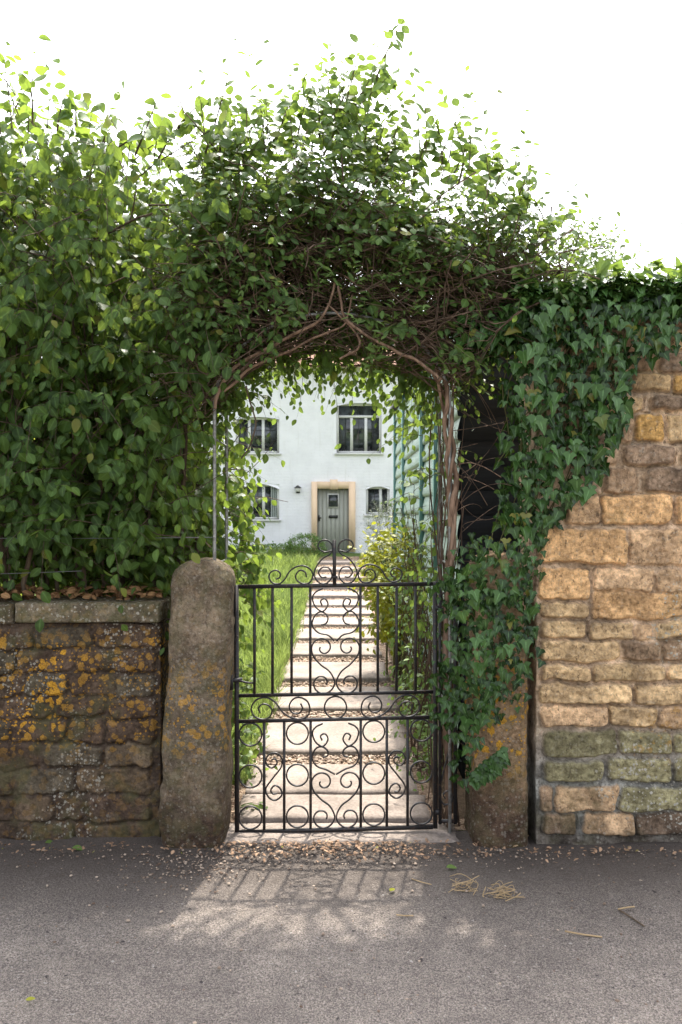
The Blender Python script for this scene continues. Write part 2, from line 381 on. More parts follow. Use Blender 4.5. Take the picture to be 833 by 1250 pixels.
def sprigs(fol, stm, base, d, L, k, size, tmpl, droop=.25, var=(0, 1), side=.8, down=.35, face=(0, -.6, .7), facer=.45, r=.0022, opposite=False, varb=0.):
    """shoots with leaves along them: base (n,3), d (n,3), L (n,)"""
    n = len(base); d = unit(d); L = np.broadcast_to(L, (n,))
    t = np.linspace(0, 1, k)
    wob = rnd(n, .12)
    pts = base[:, None] + (d[:, None]*t[None, :, None] + wob[:, None]*(t*t)[None, :, None])*L[:, None, None]
    pts[..., 2] -= droop*(t*t)[None]*L[:, None]
    if stm is not None:
        stm.add(pts, r*(1.15-t)[None]*np.ones((n, 1)))
    tan = unit(np.gradient(pts, axis=1))
    sv = unit(np.cross(tan, np.array([.15, -.35, 1.0])))
    sgn = np.where(np.arange(k) % 2 == 0, 1., -1.)[None, :, None]
    for rep in ((1., -1.) if opposite else (1.,)):
        dd = .55*tan + rep*sgn*side*sv + rng.normal(0, .32, pts.shape); dd[..., 2] -= down
        nn = np.array(face)[None, None] + rng.normal(0, facer, pts.shape)
        sel = slice(1, None)
        p_ = pts[:, sel].reshape(-1, 3); d_ = unit(dd[:, sel].reshape(-1, 3)); n_ = nn[:, sel].reshape(-1, 3)
        sz = (np.broadcast_to(size, (n,))[:, None]*np.linspace(1.05, .62, k)[None, sel]*rng.uniform(.75, 1.2, (n, k-1))).ravel()
        vv = np.clip(var[0]+(var[1]-var[0])*rng.uniform(0, 1, size=len(p_))**2.2 + varb + .16*np.clip((p_[:, 2]-2.5)/.9, 0, 1), 0, 1)  # higher leaves tinted lighter, backlight put into their colour
        fol.add(p_ + d_*sz[:, None]*.12, d_, n_, sz, tmpl, vv)
def interp(tab, x): 
    tab = np.array(tab, float); return np.interp(x, tab[:, 0], tab[:, 1])
def inpoly(poly, x, y):
    poly = np.array(poly, float); r = np.zeros(x.shape, bool); j = len(poly)-1
    for i in range(len(poly)):
        xi, yi = poly[i]; xj, yj = poly[j]
        c = ((yi > y) != (yj > y)) & (x < (xj-xi)*(y-yi)/(yj-yi+1e-12)+xi); r ^= c; j = i
    return r

# ================================================================== SETTING
def gz(Y): return 0.012 + .013*(np.clip(Y, 3.8, 20)-3.8) + .33*sstep(12.5, 19.5, np.asarray(Y, float))          # the garden rises gently to the house
ys = np.array([-200, -30, 0, 3.70, 3.78, 4.2, 5, 7, 10, 12.5, 13.5, 14.5, 15.5, 16.5, 17.5, 18.5, 19.5, 21, 26, 60, 300, 900.])
xs = np.array([-600, -100, -30, -8, -4, -2, -1, -.5, 0, .5, 1, 2, 4, 8, 30, 100, 600.])
gx, gy = np.meshgrid(xs, ys); zz = np.where(gy <= 3.70, -.03, gz(gy)-.028)
V = np.stack([gx, gy, zz], -1).reshape(-1, 3); nx = len(xs)
F = np.array([(j*nx+i, j*nx+i+1, (j+1)*nx+i+1, (j+1)*nx+i) for j in range(len(ys)-1) for i in range(nx-1)])
build("ground", V, F, TURF, kind="structure")
# road: a gently uneven sheet of asphalt that runs under the walls
xs = np.concatenate([[-60, -25, -10, -5], np.linspace(-3, 3, 121), [5, 10, 25, 60]]); ys = np.concatenate([[-12, -6, -2, 0, 1], np.linspace(1.5, 3.84, 60)])
gx, gy = np.meshgrid(xs, ys); nx = len(xs)
zz = .006*fbm(np.stack([gx*1.2, gy*1.2, gx*0], -1), 3) + .004*fbm(np.stack([gx*9, gy*9, gx*0], -1), 3, 5)
zz *= sstep(8, 3, np.abs(gx)); zz += .02*sstep(3.45, 3.75, gy)*(.6+.5*fbm(np.stack([gx*5, gy*5, gx*0], -1), 2, 9))
V = np.stack([gx, gy, zz], -1).reshape(-1, 3)
F = np.array([(j*nx+i, j*nx+i+1, (j+1)*nx+i+1, (j+1)*nx+i) for j in range(len(ys)-1) for i in range(nx-1)])
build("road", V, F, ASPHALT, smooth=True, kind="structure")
# gravel bed of the garden path
xs = np.linspace(-.62, .62, 26); ys = np.linspace(3.88, 18.6, 260); gx, gy = np.meshgrid(xs, ys); nx = len(xs)
zz = gz(gy)-.012+.006*fbm(np.stack([gx*14, gy*14, gx*0], -1), 3)
F = np.array([(j*nx+i, j*nx+i+1, (j+1)*nx+i+1, (j+1)*nx+i) for j in range(len(ys)-1) for i in range(nx-1)])
build("path", np.stack([gx, gy, zz], -1).reshape(-1, 3), F, GRIT, smooth=True, kind="structure")
# bare soil behind the walls
mbs = MB(); mbs.add([(-4, 3.95, .55), (-.62, 3.95, .3), (-.64, 5.2, .0), (-4, 5.2, .0)], np.array([(0, 1, 2, 3)]))
mbs.add([(.5, 4.0, gz(4.)-.01), (.70, 4.0, gz(4.)-.01), (.70, 9.9, gz(9.9)+.0), (.5, 9.9, gz(9.9)+.0)], np.array([(0, 1, 2, 3)]))
mbs.build("garden_soil", SOIL, kind="structure")

# ================================================================== PAVING
def slab(x0, x1, y0, y1, z, th=.05, seed=0):
    n = 22; k = 14
    u = np.linspace(0, 1, n); v = np.linspace(0, 1, k)
    U, W = np.meshgrid(u, v); X = x0+(x1-x0)*U; Y = y0+(y1-y0)*W
    e = np.minimum(np.minimum(U, 1-U)*(x1-x0), np.minimum(W, 1-W)*(y1-y0))
    sh = .010*fbm(np.stack([U*6, W*5, U*0+seed], -1), 2, seed)
    edge = (e < 1e-6)
    X = X + edge*sh; Y = Y + edge*.8*sh[::-1]
    Z = z + .003*fbm(np.stack([X*5, Y*5, X*0+seed], -1), 3, seed) - .007*(e < 1e-6)
    top = np.stack([X, Y, Z], -1).reshape(-1, 3)
    idx = np.arange(n*k).reshape(k, n)
    F = np.stack([idx[:-1, :-1], idx[:-1, 1:], idx[1:, 1:], idx[1:, :-1]], -1).reshape(-1, 4)
    ring = np.concatenate([idx[0, :], idx[1:, -1], idx[-1, -2::-1], idx[-2:0:-1, 0]])
    low = top[ring].copy(); low[:, 2] = z-th
    b = len(top) + np.arange(len(ring))
    S = np.stack([ring, b, np.roll(b, -1), np.roll(ring, -1)], -1)
    return np.concatenate([top, low]), [F, S]
ords = ["first", "second", "third", "fourth", "fifth", "sixth", "seventh", "eighth", "ninth", "tenth", "eleventh", "twelfth", "thirteenth", "fourteenth", "fifteenth", "sixteenth"]
V, F = slab(-.60, .56, 3.70, 3.935, .018, .06, 3)
tagit(build("threshold_stone", V, F, PAVING), "long pale threshold stone lying under the closed iron gate", "threshold stone", None, "thing")
edges = [(3.95, 4.285), (4.30, 4.77), (5.00, 5.76), (6.04, 6.79), (7.05, 7.84), (8.16, 8.86), (9.12, 9.88), (10.15, 10.85), (11.12, 11.8), (12.05, 12.85), (13.1, 13.85), (14.1, 14.85), (15.1, 15.85), (16.1, 16.85), (17.1, 17.9)]
for i, (y0, y1) in enumerate(edges):
    jx = rng.uniform(-.02, .02, 2)
    V, F = slab(-.535+jx[0], .43+jx[1], y0, y1, gz((y0+y1)/2)+.020, .05 if y0 < 12 else .12, 11+i)
    look = {0: "narrow pale paving slab right behind the threshold stone of the gate", 1: "pale paving slab ending at the wide near gravel strip on the path"}.get(i, f"pale paving slab, {ords[i]} along the garden path counted from the gate")
    tagit(build("paving_slab", V, F, PAVING), look, "paving slab", "paving slabs along the garden path", "thing")
# loose stones in the gravel strips
ICO_V = None
def pebbles(pts, size, var, name, mat, **k):
    t = (1+5**.5)/2
    v = np.array([(-1,t,0),(1,t,0),(-1,-t,0),(1,-t,0),(0,-1,t),(0,1,t),(0,-1,-t),(0,1,-t),(t,0,-1),(t,0,1),(-t,0,-1),(-t,0,1)])/1.9
    f = np.array([(0,11,5),(0,5,1),(0,1,7),(0,7,10),(0,10,11),(1,5,9),(5,11,4),(11,10,2),(10,7,6),(7,1,8),(3,9,4),(3,4,2),(3,2,6),(3,6,8),(3,8,9),(4,9,5),(2,4,11),(6,2,10),(8,6,7),(9,8,1)])
    n = len(pts); sc = size[:, None]*rng.uniform(.55, 1.2, (n, 3)); sc[:, 2] *= .6
    a = rng.uniform(0, 2*PI, n); ca, sa = np.cos(a), np.sin(a)
    W = v[None]*sc[:, None]*rng.uniform(.8, 1.2, (n, 12, 1))
    X = W[..., 0]*ca[:, None]-W[..., 1]*sa[:, None]; Y = W[..., 0]*sa[:, None]+W[..., 1]*ca[:, None]
    V = np.stack([X, Y, W[..., 2]], -1)+pts[:, None]
    F = f[None]+(np.arange(n)*12)[:, None, None]
    return build(name, V.reshape(-1, 3), F.reshape(-1, 3), mat, None, {"var": np.repeat(var, 12)}, **k)
pp = []
for (a, b) in zip(edges[1:-1], edges[2:]):
    n = 900 if a[1] < 6 else (500 if a[1] < 9 else 160)
    y = rng.uniform(a[1]-.02, b[0]+.01, n); x = rng.uniform(-.56, .5, n)
    pp.append(np.stack([x, y, gz(y)-.004], -1))
pp = np.concatenate(pp)
pebbles(pp, rng.uniform(.006, .016, len(pp)), rng.uniform(0, 1, len(pp)), "gravel", PEBBLE, kind="stuff")

# ================================================================== MASONRY
def masonry(name, parent, x0, x1, z0, z1, yf, yb, stones, mortar, res, mat, maskfn, relief=1., warp=.010, label=None, crev=1.):
    nx = int((x1-x0)/res)+1; nz = int((z1-z0)/res)+1
    X, Z = np.meshgrid(np.linspace(x0, x1, nx), np.linspace(z0, z1, nz))
    pz = np.stack([X*7, Z*7, X*0], -1); pf = np.stack([X*28, Z*28, X*0], -1)
    wX = X + warp*fbm(pz, 3, 3) + .35*warp*fbm(pf, 2, 8); wZ = Z + .8*warp*fbm(pz, 3, 31) + .35*warp*fbm(pf, 2, 9)
    H = .004*fbm(np.stack([X*30, Z*30, X*0], -1), 3, 21) + .006*fbm(np.stack([X*6, Z*6, X*0], -1), 2, 12)
    C = mortar(X, Z); A = np.zeros_like(X); G = np.zeros_like(X)
    for (cx, cz, hw, hh, rad, dep, colr, tilt) in stones:
        i0 = max(0, int((cx-hw-.05-x0)/res)); i1 = min(nx, int((cx+hw+.05-x0)/res)+2)
        j0 = max(0, int((cz-hh-.05-z0)/res)); j1 = min(nz, int((cz+hh+.05-z0)/res)+2)
        if i1 <= i0 or j1 <= j0: continue
        s = (slice(j0, j1), slice(i0, i1)); u = wX[s]-cx; v = wZ[s]-cz
        qx = np.abs(u)-hw+rad; qz = np.abs(v)-hh+rad
        d = np.hypot(np.maximum(qx, 0), np.maximum(qz, 0))+np.minimum(np.maximum(qx, qz), 0)-rad
        m_ = sstep(.003, -.012, d)
        q = np.stack([X[s]*11, Z[s]*11, X[s]*0+cx*9], -1)
        hh_ = (dep*(1+tilt[0]*u/hw+tilt[1]*v/hh) + .005*fbm(q, 4, 5) + .0045*fbm(q*4, 3, 6))*relief
        H[s] = np.maximum(H[s], H[s]*(1-m_)+hh_*m_)
        G[s] = np.maximum(G[s], np.exp(-((d-.004)/.006)**2)*sstep(-.35, .25, fbm(np.stack([X[s]*5, Z[s]*9, X[s]*0], -1), 2, 71)+.8*np.clip(-v/hh, -1, 1)*.5))
        mc = sstep(.002, -.008, d)[..., None]
        vc = np.array(colr)[None, None]*(1+.22*fbm(q*.55, 3, 7)[..., None])
        C[s] = C[s]*(1-mc)+vc*mc; A[s] = np.maximum(A[s], mc[..., 0])
    H = H-.016*crev*G                                   # open crevices where the pointing has fallen out, mostly under each stone
    C = splash(C, X, Z)
    V = np.stack([X, yf-H, Z], -1)
    idx = np.arange(nx*nz).reshape(nz, nx)
    F = np.stack([idx[:-1, :-1], idx[:-1, 1:], idx[1:, 1:], idx[1:, :-1]], -1).reshape(-1, 4)
    ring = np.concatenate([idx[0, :], idx[1:, -1], idx[-1, -2::-1], idx[-2:0:-1, 0]])
    V = V.reshape(-1, 3); cur = ring; vs = [V]; fs = [F]; n = len(V); tv_ = [C.reshape(-1, 3)]; mk = [a.ravel() for a in maskfn(X, Z, A)]
    masks = [[a] for a in mk]
    for yy in np.linspace(yf+.03, yb, 5):
        nv = V[ring].copy(); nv[:, 1] = yy
        nv[:, [0, 2]] += .008*fbm(nv*9, 3, 77)[:, None]
        b = n+np.arange(len(ring)); n += len(ring)
        fs.append(np.stack([cur, b, np.roll(b, -1), np.roll(cur, -1)], -1)); vs.append(nv); cur = b
        tv_.append(C.reshape(-1, 3)[ring]); [q.append(a[ring]) for q, a in zip(masks, mk)]
    back = [np.array([[n-len(ring)+i for i in range(len(ring))][::-1]])]
    T = np.concatenate(tv_); T = np.concatenate([np.clip(T, 0, 1), np.ones((len(T), 1))], 1)
    names = ("lichen", "pale", "moss")
    return build(name, np.concatenate(vs), fs+back, mat, parent, dict(tint=T, **{k: np.concatenate(q) for k, q in zip(names, masks)}), smooth=True, label=label)

# ---- high wall on the right, its stones read from the courses in view
YR = 3.70
OR, TA, BR, MO, PK, DK, GO = (.64, .41, .21), (.58, .42, .24), (.37, .26, .17), (.27, .25, .145), (.57, .395, .24), (.24, .175, .125), (.64, .40, .15)
rows = [  # top, bottom, [(left, right, colour)...]
 (646, 687, [(661, 763, OR), (767, 842, PK), (846, 930, OR)]),
 (605, 639, [(690, 730, PK), (734, 818, OR), (822, 900, OR)]),
 (570, 601, [(737, 774, BR), (788, 845, DK), (850, 910, BR)]),
 (545, 566, [(700, 752, BR), (763, 820, DK), (830, 880, BR)]),
 (508, 540, [(758, 773, BR), (776, 809, GO), (814, 836, TA), (842, 900, BR)]),
 (485, 502, [(735, 785, TA), (797, 850, DK)]),
 (457, 478, [(774, 820, TA), (825, 870, GO)]),
 (432, 455, [(745, 800, BR), (808, 860, DK)]),
 (402, 428, [(740, 812, BR), (817, 880, TA)]),
 (376, 398, [(720, 790, BR), (795, 860, BR)]),
 (692, 721, [(725, 797, PK), (802, 850, PK), (855, 930, OR)]), (694, 731, [(661, 719, OR)]),
 (736, 754, [(661, 719, TA)]), (722, 754, [(723, 845, OR), (850, 930, TA)]),
 (759, 779, [(661, 716, TA), (722, 775, TA), (778, 798, PK), (802, 850, TA), (855, 930, BR)]),
 (783, 807, [(661, 757, TA), (760, 808, BR), (811, 900, BR)]),
 (812, 831, [(662, 722, TA), (726, 811, TA), (815, 900, TA)]),
 (836, 859, [(661, 769, TA), (774, 860, TA)]),
 (863, 888, [(662, 741, PK), (744, 802, TA), (806, 900, PK)]),
 (894, 922, [(664, 752, MO), (756, 821, MO), (825, 910, MO)]),
 (928, 953, [(664, 733, MO), (740, 821, MO), (826, 910, MO)]),
 (960, 989, [(658, 674, BR), (677, 753, PK), (757, 850, MO)]),
 (992, 1017, [(662, 705, BR), (716, 776, PK), (779, 850, DK)]),
]
stones = []
def addstone(x0, x1, z0, z1, c, rad=.022, dep=.026):
    stones.append(((x0+x1)/2, (z0+z1)/2, (x1-x0)/2+.004, (z1-z0)/2+.004, min(rad, (z1-z0)*.4), dep*rng.uniform(.65, 1.25), np.array(c)*rng.uniform(.86, 1.12), rng.uniform(-.25, .25, 2)))
for t, b, ss in rows:
    for l, r, c in ss: addstone(wx(l, YR), wx(r, YR), wz(b, YR), wz(t, YR), c)
XL, XR_ = wx(655, YR), 2.7
z = .1
while z < 2.45:                                    # the part outside the photograph's view, for a step to the side
    h = rng.uniform(.08, .14); x = wx(905, YR)+rng.uniform(0, .12)
    while x < XR_:
        w = rng.uniform(.18, .42); addstone(x, min(x+w, XR_), z, z+h, [OR, TA, BR, PK][rng.integers(4)]); x += w+.02
    if z > 1.85:
        x = XL+rng.uniform(0, .05)
        while x < wx(730, YR)-.1:
            w = rng.uniform(.12, .22); addstone(x, x+w, z, z+h, [BR, TA, PK][rng.integers(3)]); x += w+.02
    z += h+.022
def mortar_r(X, Z):
    t = sstep(.75, .25, Z)[..., None]; n = (fbm(np.stack([X*8, Z*8, X*0], -1), 3, 41)*.25+1)[..., None]
    return (np.array([.52, .395, .28])*(1-t)+np.array([.27, .275, .26])*t)*n
def splash(C, X, Z):
    k = sstep(.20, .02, Z+.07*fbm(np.stack([X*7, Z*7, X*0], -1), 3, 88))[..., None]*.75
    return C*(1-k)+np.array([.075, .055, .042])*k
def mask_r(X, Z, A):
    p = np.stack([X*3, Z*3, X*0], -1)
    pale = sstep(-.1, .5, fbm(p, 3, 51))*.9*sstep(2.2, 1.1, Z)+.15
    lich = .35*sstep(.25, .6, fbm(p*1.4, 3, 55))*sstep(1.2, .9, Z)*sstep(.3, .5, Z)
    moss = sstep(.62, .50, Z)*sstep(.05, .2, Z)*.8*np.clip(.6+fbm(p, 2, 57), 0, 1)+.25*sstep(.1, .6, fbm(p*1.3, 3, 58))
    return lich, pale, moss
wall_r = empty("stone_wall", (1.6, 3.85, 0), label="tall wall of honey coloured rubble stone with ivy hanging over its left end", cat="wall", kind="thing")
masonry("masonry", wall_r, XL, XR_, -.02, 2.50, YR, 4.05, stones, mortar_r, .0046, STONE, mask_r, relief=.85, warp=.013)
# ---- low wall on the left
YL = 3.76
lw = empty("stone_wall", (-1.8, 3.9, 0), label="low dark weathered stone wall with orange lichen, under the left hedge", cat="wall", kind="thing")
stones = []
LB, LG, LT = (.080, .056, .041), (.090, .076, .056), (.15, .115, .08)
lrows = [(766, 791, [(-40, 40, LB), (46, 110, LG), (114, 192, LB)]), (795, 820, [(-30, 18, LG), (22, 85, LB), (90, 190, LB)]),
 (824, 850, [(-40, 26, LB), (31, 80, LG), (85, 140, LB), (144, 191, LG)]), (854, 876, [(-20, 60, LB), (64, 128, LB), (132, 191, LB)]),
 (880, 907, [(-60, 10, LG), (14, 78, LB), (83, 125, LB), (129, 190, LB)]), (911, 937, [(-30, 50, LB), (56, 122, LG), (127, 189, LT)]),
 (941, 969, [(-60, 20, LB), (26, 90, LG), (94, 188, (.12, .09, .062))]), (974, 1000, [(-50, 14, LB), (18, 62, (.12, .088, .06)), (67, 100, LB), (105, 186, (.115, .08, .06))]),
 (1004, 1028, [(-60, 30, LB), (36, 86, LB), (90, 184, (.16, .105, .075))])]
for t, b, ss in lrows:
    for l, r, c in ss: addstone(wx(l, YL), wx(r, YL), wz(b, YL), wz(t, YL), c, .03, .020)
z = .0
while z < .98:
    h = rng.uniform(.07, .12); x = wx(-62, YL)-rng.uniform(0, .2)
    while x > -3.9:
        w = rng.uniform(.18, .45); addstone(x-w, x, z, z+h, [LB, LG, LB][rng.integers(3)], .03, .02); x -= w+.02
    z += h+.02
def mortar_l(X, Z):
    n = (fbm(np.stack([X*8, Z*8, X*0], -1), 3, 43)*.3+1)[..., None]; return np.array([.072, .054, .042])*n
def mask_l(X, Z, A):
    p = np.stack([X*4, Z*4, X*0], -1)
    px = X/YL*FPX+CX; py = CY-(Z-CAMZ)/YL*FPX
    band = sstep(760, 800, py)*sstep(930, 860, py)
    lich = np.clip(band*(.35+.9*sstep(-.2, .35, fbm(p*1.2, 3, 61))), 0, 1)*sstep(-120, 10, px)+.10
    pale = .55*sstep(.1, .6, fbm(p, 3, 63))
    moss = .5*sstep(.0, .5, fbm(p*.8, 3, 65))
    return lich, pale, moss
ZC0, ZC1 = wz(760, YL), wz(735, YL)
masonry("masonry", lw, -3.9, wx(196, YL), -.02, ZC0-.004, YL, 4.06, stones, mortar_l, .0054, STONE, mask_l, relief=.62, warp=.018, crev=.45)
def rough_block(x0, x1, y0, y1, z0, z1, seed, r=.012, amp=.006, n=(40, 8, 8)):
    """a stone block with worn edges: six displaced grids welded by position"""
    V = []; F = []; off = 0
    def face(f, nu, nv):
        nonlocal off
        u, v = np.meshgrid(np.linspace(0, 1, nu), np.linspace(0, 1, nv)); p = f(u, v).reshape(-1, 3)
        i = np.arange(nu*nv).reshape(nv, nu)+off
        F.append(np.stack([i[:-1, :-1], i[:-1, 1:], i[1:, 1:], i[1:, :-1]], -1).reshape(-1, 4)); V.append(p); off += nu*nv
    L = lambda a, b, t: a+(b-a)*t
    face(lambda u, v: np.stack([L(x0, x1, u), u*0+y0, L(z0, z1, v)], -1), n[0], n[2])
    face(lambda u, v: np.stack([L(x1, x0, u), u*0+y1, L(z0, z1, v)], -1), n[0], n[2])
    face(lambda u, v: np.stack([L(x0, x1, u), L(y0, y1, v), u*0+z1], -1), n[0], n[1])
    face(lambda u, v: np.stack([L(x0, x1, u), L(y1, y0, v), u*0+z0], -1), n[0], n[1])
    face(lambda u, v: np.stack([u*0+x0, L(y1, y0, u), L(z0, z1, v)], -1), n[1], n[2])
    face(lambda u, v: np.stack([u*0+x1, L(y0, y1, u), L(z0, z1, v)], -1), n[1], n[2])
    V = np.concatenate(V); c = np.array([(x0+x1)/2, (y0+y1)/2, (z0+z1)/2]); h = np.array([x1-x0, y1-y0, z1-z0])/2
    q = np.clip(V, c-h+r, c+h-r); d = V-q; l = np.linalg.norm(d, axis=1, keepdims=True)
    V = np.where(l > 1e-9, q+d/np.maximum(l, 1e-9)*np.minimum(l, r), V)
    V = V+unit(V-c)*(amp*fbm(V*9+seed, 4, seed))[:, None]+.35*amp*fbm(V*50, 2, seed+3)[:, None]*unit(V-c)
    key = np.round(V*2e4).astype(np.int64); _, first, inv = np.unique(key, axis=0, return_index=True, return_inverse=True)
    return V[first], [inv.ravel()[f] for f in F]
def stone_attrs(V, tint, lich, pale, moss, seed):
    n = 1+.25*fbm(V*5, 3, seed); T = np.clip(np.array(tint)[None]*n[:, None], 0, 1)
    o = np.ones(len(V))
    return dict(tint=np.concatenate([T, o[:, None]], 1), lichen=o*lich, pale=o*pale, moss=o*moss)
for (a, b, zt, tint, lab) in ((17.5, 195, 0, (.17, .145, .105), "pale coping slab"), (-190, 15.5, -.008, (.11, .09, .065), None), (-420, -193, -.004, (.2, .17, .12), None), (-600, -423, 0, (.2, .16, .12), None)):
    V, F = rough_block(wx(a, 3.73), wx(b, 3.73), 3.728, 4.07, ZC0+zt, ZC1+zt, int(a) % 97+5, .014, .007, (60, 14, 10))
    build("coping_stone", V, F, STONE, lw, stone_attrs(V, tint, .12, .8, .55, 5), smooth=True, label=lab)

# ---- gateposts: single standing stones with rounded tops
def post_mesh(x_bl, x_br, x_tl, x_tr, z0, z1, yf, yb, seed, round_top=True):
    nr, na = 90, 56
    a = np.linspace(0, 2*PI, na, endpoint=False)
    k = 5.0                                        # superellipse section: square with worn arrises
    cx_ = np.sign(np.cos(a))*np.abs(np.cos(a))**(2/k); sx_ = np.sign(np.sin(a))*np.abs(np.sin(a))**(2/k)
    t = np.linspace(0, 1, nr); hw1 = (x_tr-x_tl)/2; rise = hw1*.80
    zb = z1-rise
    zs = np.where(t < .78, z0+(zb-z0)*t/.78, 0); al = np.clip((t-.78)/.22, 0, 1)*PI/2
    zs = np.where(t >= .78, zb+rise*np.sin(al), zs); f = np.where(t >= .78, np.cos(al)**.9, 1.)
    tt = (zs-z0)/(z1-z0); l = x_bl+(x_tl-x_bl)*tt; r = x_br+(x_tr-x_br)*tt
    c = (l+r)/2; hw = (r-l)/2*f; hd = (yb-yf)/2*(1-.25*(1-f)); yc = (yf+yb)/2
    X = c[:, None]+hw[:, None]*cx_[None]; Y = yc+hd[:, None]*sx_[None]; Z = zs[:, None]+0*X
    V = np.stack([X, Y, Z], -1)
    ctr = np.stack([c, c*0+yc, zs-.05], -1)
    nrm = unit(V-ctr[:, None]); V = V+nrm*(.012*fbm(V*6+seed, 4, seed)+.005*fbm(V*30, 3, seed+2))[..., None]
    V = V.reshape(-1, 3); i = np.arange(nr-1)[:, None]; j = np.arange(na)[None]; j2 = (j+1) % na
    F = np.stack([i*na+j, i*na+j2, (i+1)*na+j2, (i+1)*na+j], -1).reshape(-1, 4)
    return V, [F, np.array([[q for q in range(na)][::-1], [(nr-1)*na+q for q in range(na)]])]
YP = 3.64
V, F = post_mesh(wx(191, YP), wx(271, YP), wx(205, YP), wx(283, YP), -.04, wz(684, YP+.05), YP, 3.94, 4)
at = stone_attrs(V, (.165, .132, .098), .0, .22, .35, 71)
zz = V[:, 2]; at["lichen"] = .55*sstep(.35, .55, zz)*sstep(.95, .7, zz)+.05
T = at["tint"]; lowd = (sstep(.32, .12, zz+.1*fbm(V*8, 3, 5)))[:, None]; T[:, :3] = T[:, :3]*(1-lowd)+np.array([.065, .045, .034])*lowd
tagit(build("gatepost", V, F, STONE, None, at, smooth=True), "round topped standing stone gatepost left of the iron gate, free of ivy", "gatepost")
YQ = 3.66
V, F = post_mesh(wx(578, YQ), wx(650, YQ), wx(580, YQ), wx(648, YQ), -.04, 1.36, YQ, 3.98, 9)
at = stone_attrs(V, (.24, .165, .10), .0, .22, .3, 73); zz = V[:, 2]
at["lichen"] = 1.0*sstep(.28, .45, zz)*sstep(1.0, .7, zz)
T = at["tint"]; lowd = (sstep(.38, .16, zz+.1*fbm(V*8, 3, 5)))[:, None]; T[:, :3] = T[:, :3]*(1-lowd)+np.array([.085, .056, .04])*lowd
tagit(build("gatepost", V, F, STONE, None, at, smooth=True), "stone gatepost right of the iron gate, draped in ivy and blotched orange", "gatepost")

# ================================================================== IRON GATE
YG = 3.81
def G7(p): return P(250+p[0]/2.45, 640+p[1]/2.45, YG)
def c4(p): return ((270+p[0]/5.553-250)*2.45, (640+p[1]/5.553-640)*2.45)
def c6(p): return ((270+p[0]/5.553-250)*2.45, (840+p[1]/5.553-640)*2.45)
MIR = 391.5*2
gate = empty("iron_gate", (wx(410, YG), YG, 0), label="black wrought iron garden gate with scrolls, closed between the stone posts", cat="gate")
def ln(y0, y1): return lambda cx: y0+(y1-y0)*(cx-95)/(690-95)
top, m1, m2, bot = ln(187, 178), ln(513, 501), ln(590, 577), ln(922, 905)
def gbar(name, a, b, w, d=None, parent=gate, dy=0):
    A = G7(a); B = G7(b); A[1] += dy; B[1] += dy
    return MB().bar(A, B, w, d).build(name, IRON, parent)
gbar("stile", (95, 182), (97, 926), .020); gbar("stile", (689, 172), (690, 908), .020)
for f, w in ((top, .018), (m1, .015), (m2, .015), (bot, .018)): gbar("rail", (101, f(101)), (683, f(683)), w, .014)
for cx_ in (149, 203, 260, 316, 466, 518, 574, 631): gbar("bar", (cx_, top(cx_)+5), (cx_, m1(cx_)-4), .0125)
for cx_ in (178, 238, 317, 467, 545, 607): gbar("bar", (cx_, m2(cx_)+4), (cx_, bot(cx_)-5), .0125)
def scroll(pts, mirror=True, r=.0042, name="scroll", parent=gate, tilt=True):
    for mir in ((0, 1) if mirror else (0,)):
        q = [((MIR-x if mir else x), y - ((MIR-2*x)*.018 if (mir and tilt) else 0)) for x, y in pts]
        w = np.array([G7(p) for p in q])
        c = catmull(w, 6)
        V, F = tube(c, r, 6); V[:, 1] = YG+(V[:, 1]-YG)*1.7
        build(name, V, F, IRON, parent, smooth=True)
def spiral(c, r0, r1, a0, a1, n):
    a = np.radians(np.linspace(a0, a1, n)); r = np.linspace(r0, r1, n)
    return [(c[0]+q*math.cos(t), c[1]+q*math.sin(t)) for q, t in zip(r, a)]
def heart(dy):
    s1 = spiral((354, 370+dy), 8, 34, 200, -180, 11)
    s2 = spiral((352, 475+dy), 37, 13, -8, 380, 12)
    return s1+[(326, 396+dy), (348, 421+dy), (374, 441+dy)]+s2
scroll(heart(0)); scroll(heart(402))
C1 = [c4(p) for p in ((690, 436), (642, 460), (620, 500), (640, 560), (690, 590), (725, 545), (705, 505), (675, 520), (685, 550))]
C2 = [c4(p) for p in ((680, 682), (712, 672), (725, 635), (700, 600), (660, 598), (626, 640), (620, 690), (660, 735), (725, 752), (768, 790))]
scroll(C1); scroll(C2)
scroll([(x, y+404) for x, y in C1]); scroll([c6(p) for p in ((690, 470), (722, 458), (722, 425), (690, 400), (650, 405), (625, 440), (620, 485), (650, 530), (710, 552), (772, 585))])
scroll([c4(p) for p in ((752, 178), (700, 188), (658, 155), (670, 118), (710, 106), (748, 130), (758, 172), (735, 205), (690, 232), (645, 290), (632, 345), (665, 395), (715, 400), (752, 355), (735, 300), (690, 292), (662, 325), (680, 358), (715, 357))])
scroll([c4(p) for p in ((372, 372), (395, 362), (402, 335), (375, 312), (338, 325), (325, 360), (350, 398), (395, 403), (430, 375), (465, 320), (510, 288), (560, 282), (605, 305), (622, 350), (600, 395), (555, 403), (515, 380), (507, 345), (535, 312), (570, 325), (580, 360))])
scroll([c6(p) for p in ((265, 170), (255, 135), (285, 108), (325, 120), (345, 155), (330, 195), (285, 213), (230, 195), (205, 150), (220, 100), (265, 68), (320, 68), (370, 100), (415, 160), (465, 195), (530, 210), (585, 190), (602, 145), (585, 90), (535, 64), (490, 75), (463, 120), (480, 165), (525, 172), (552, 140), (540, 105))])
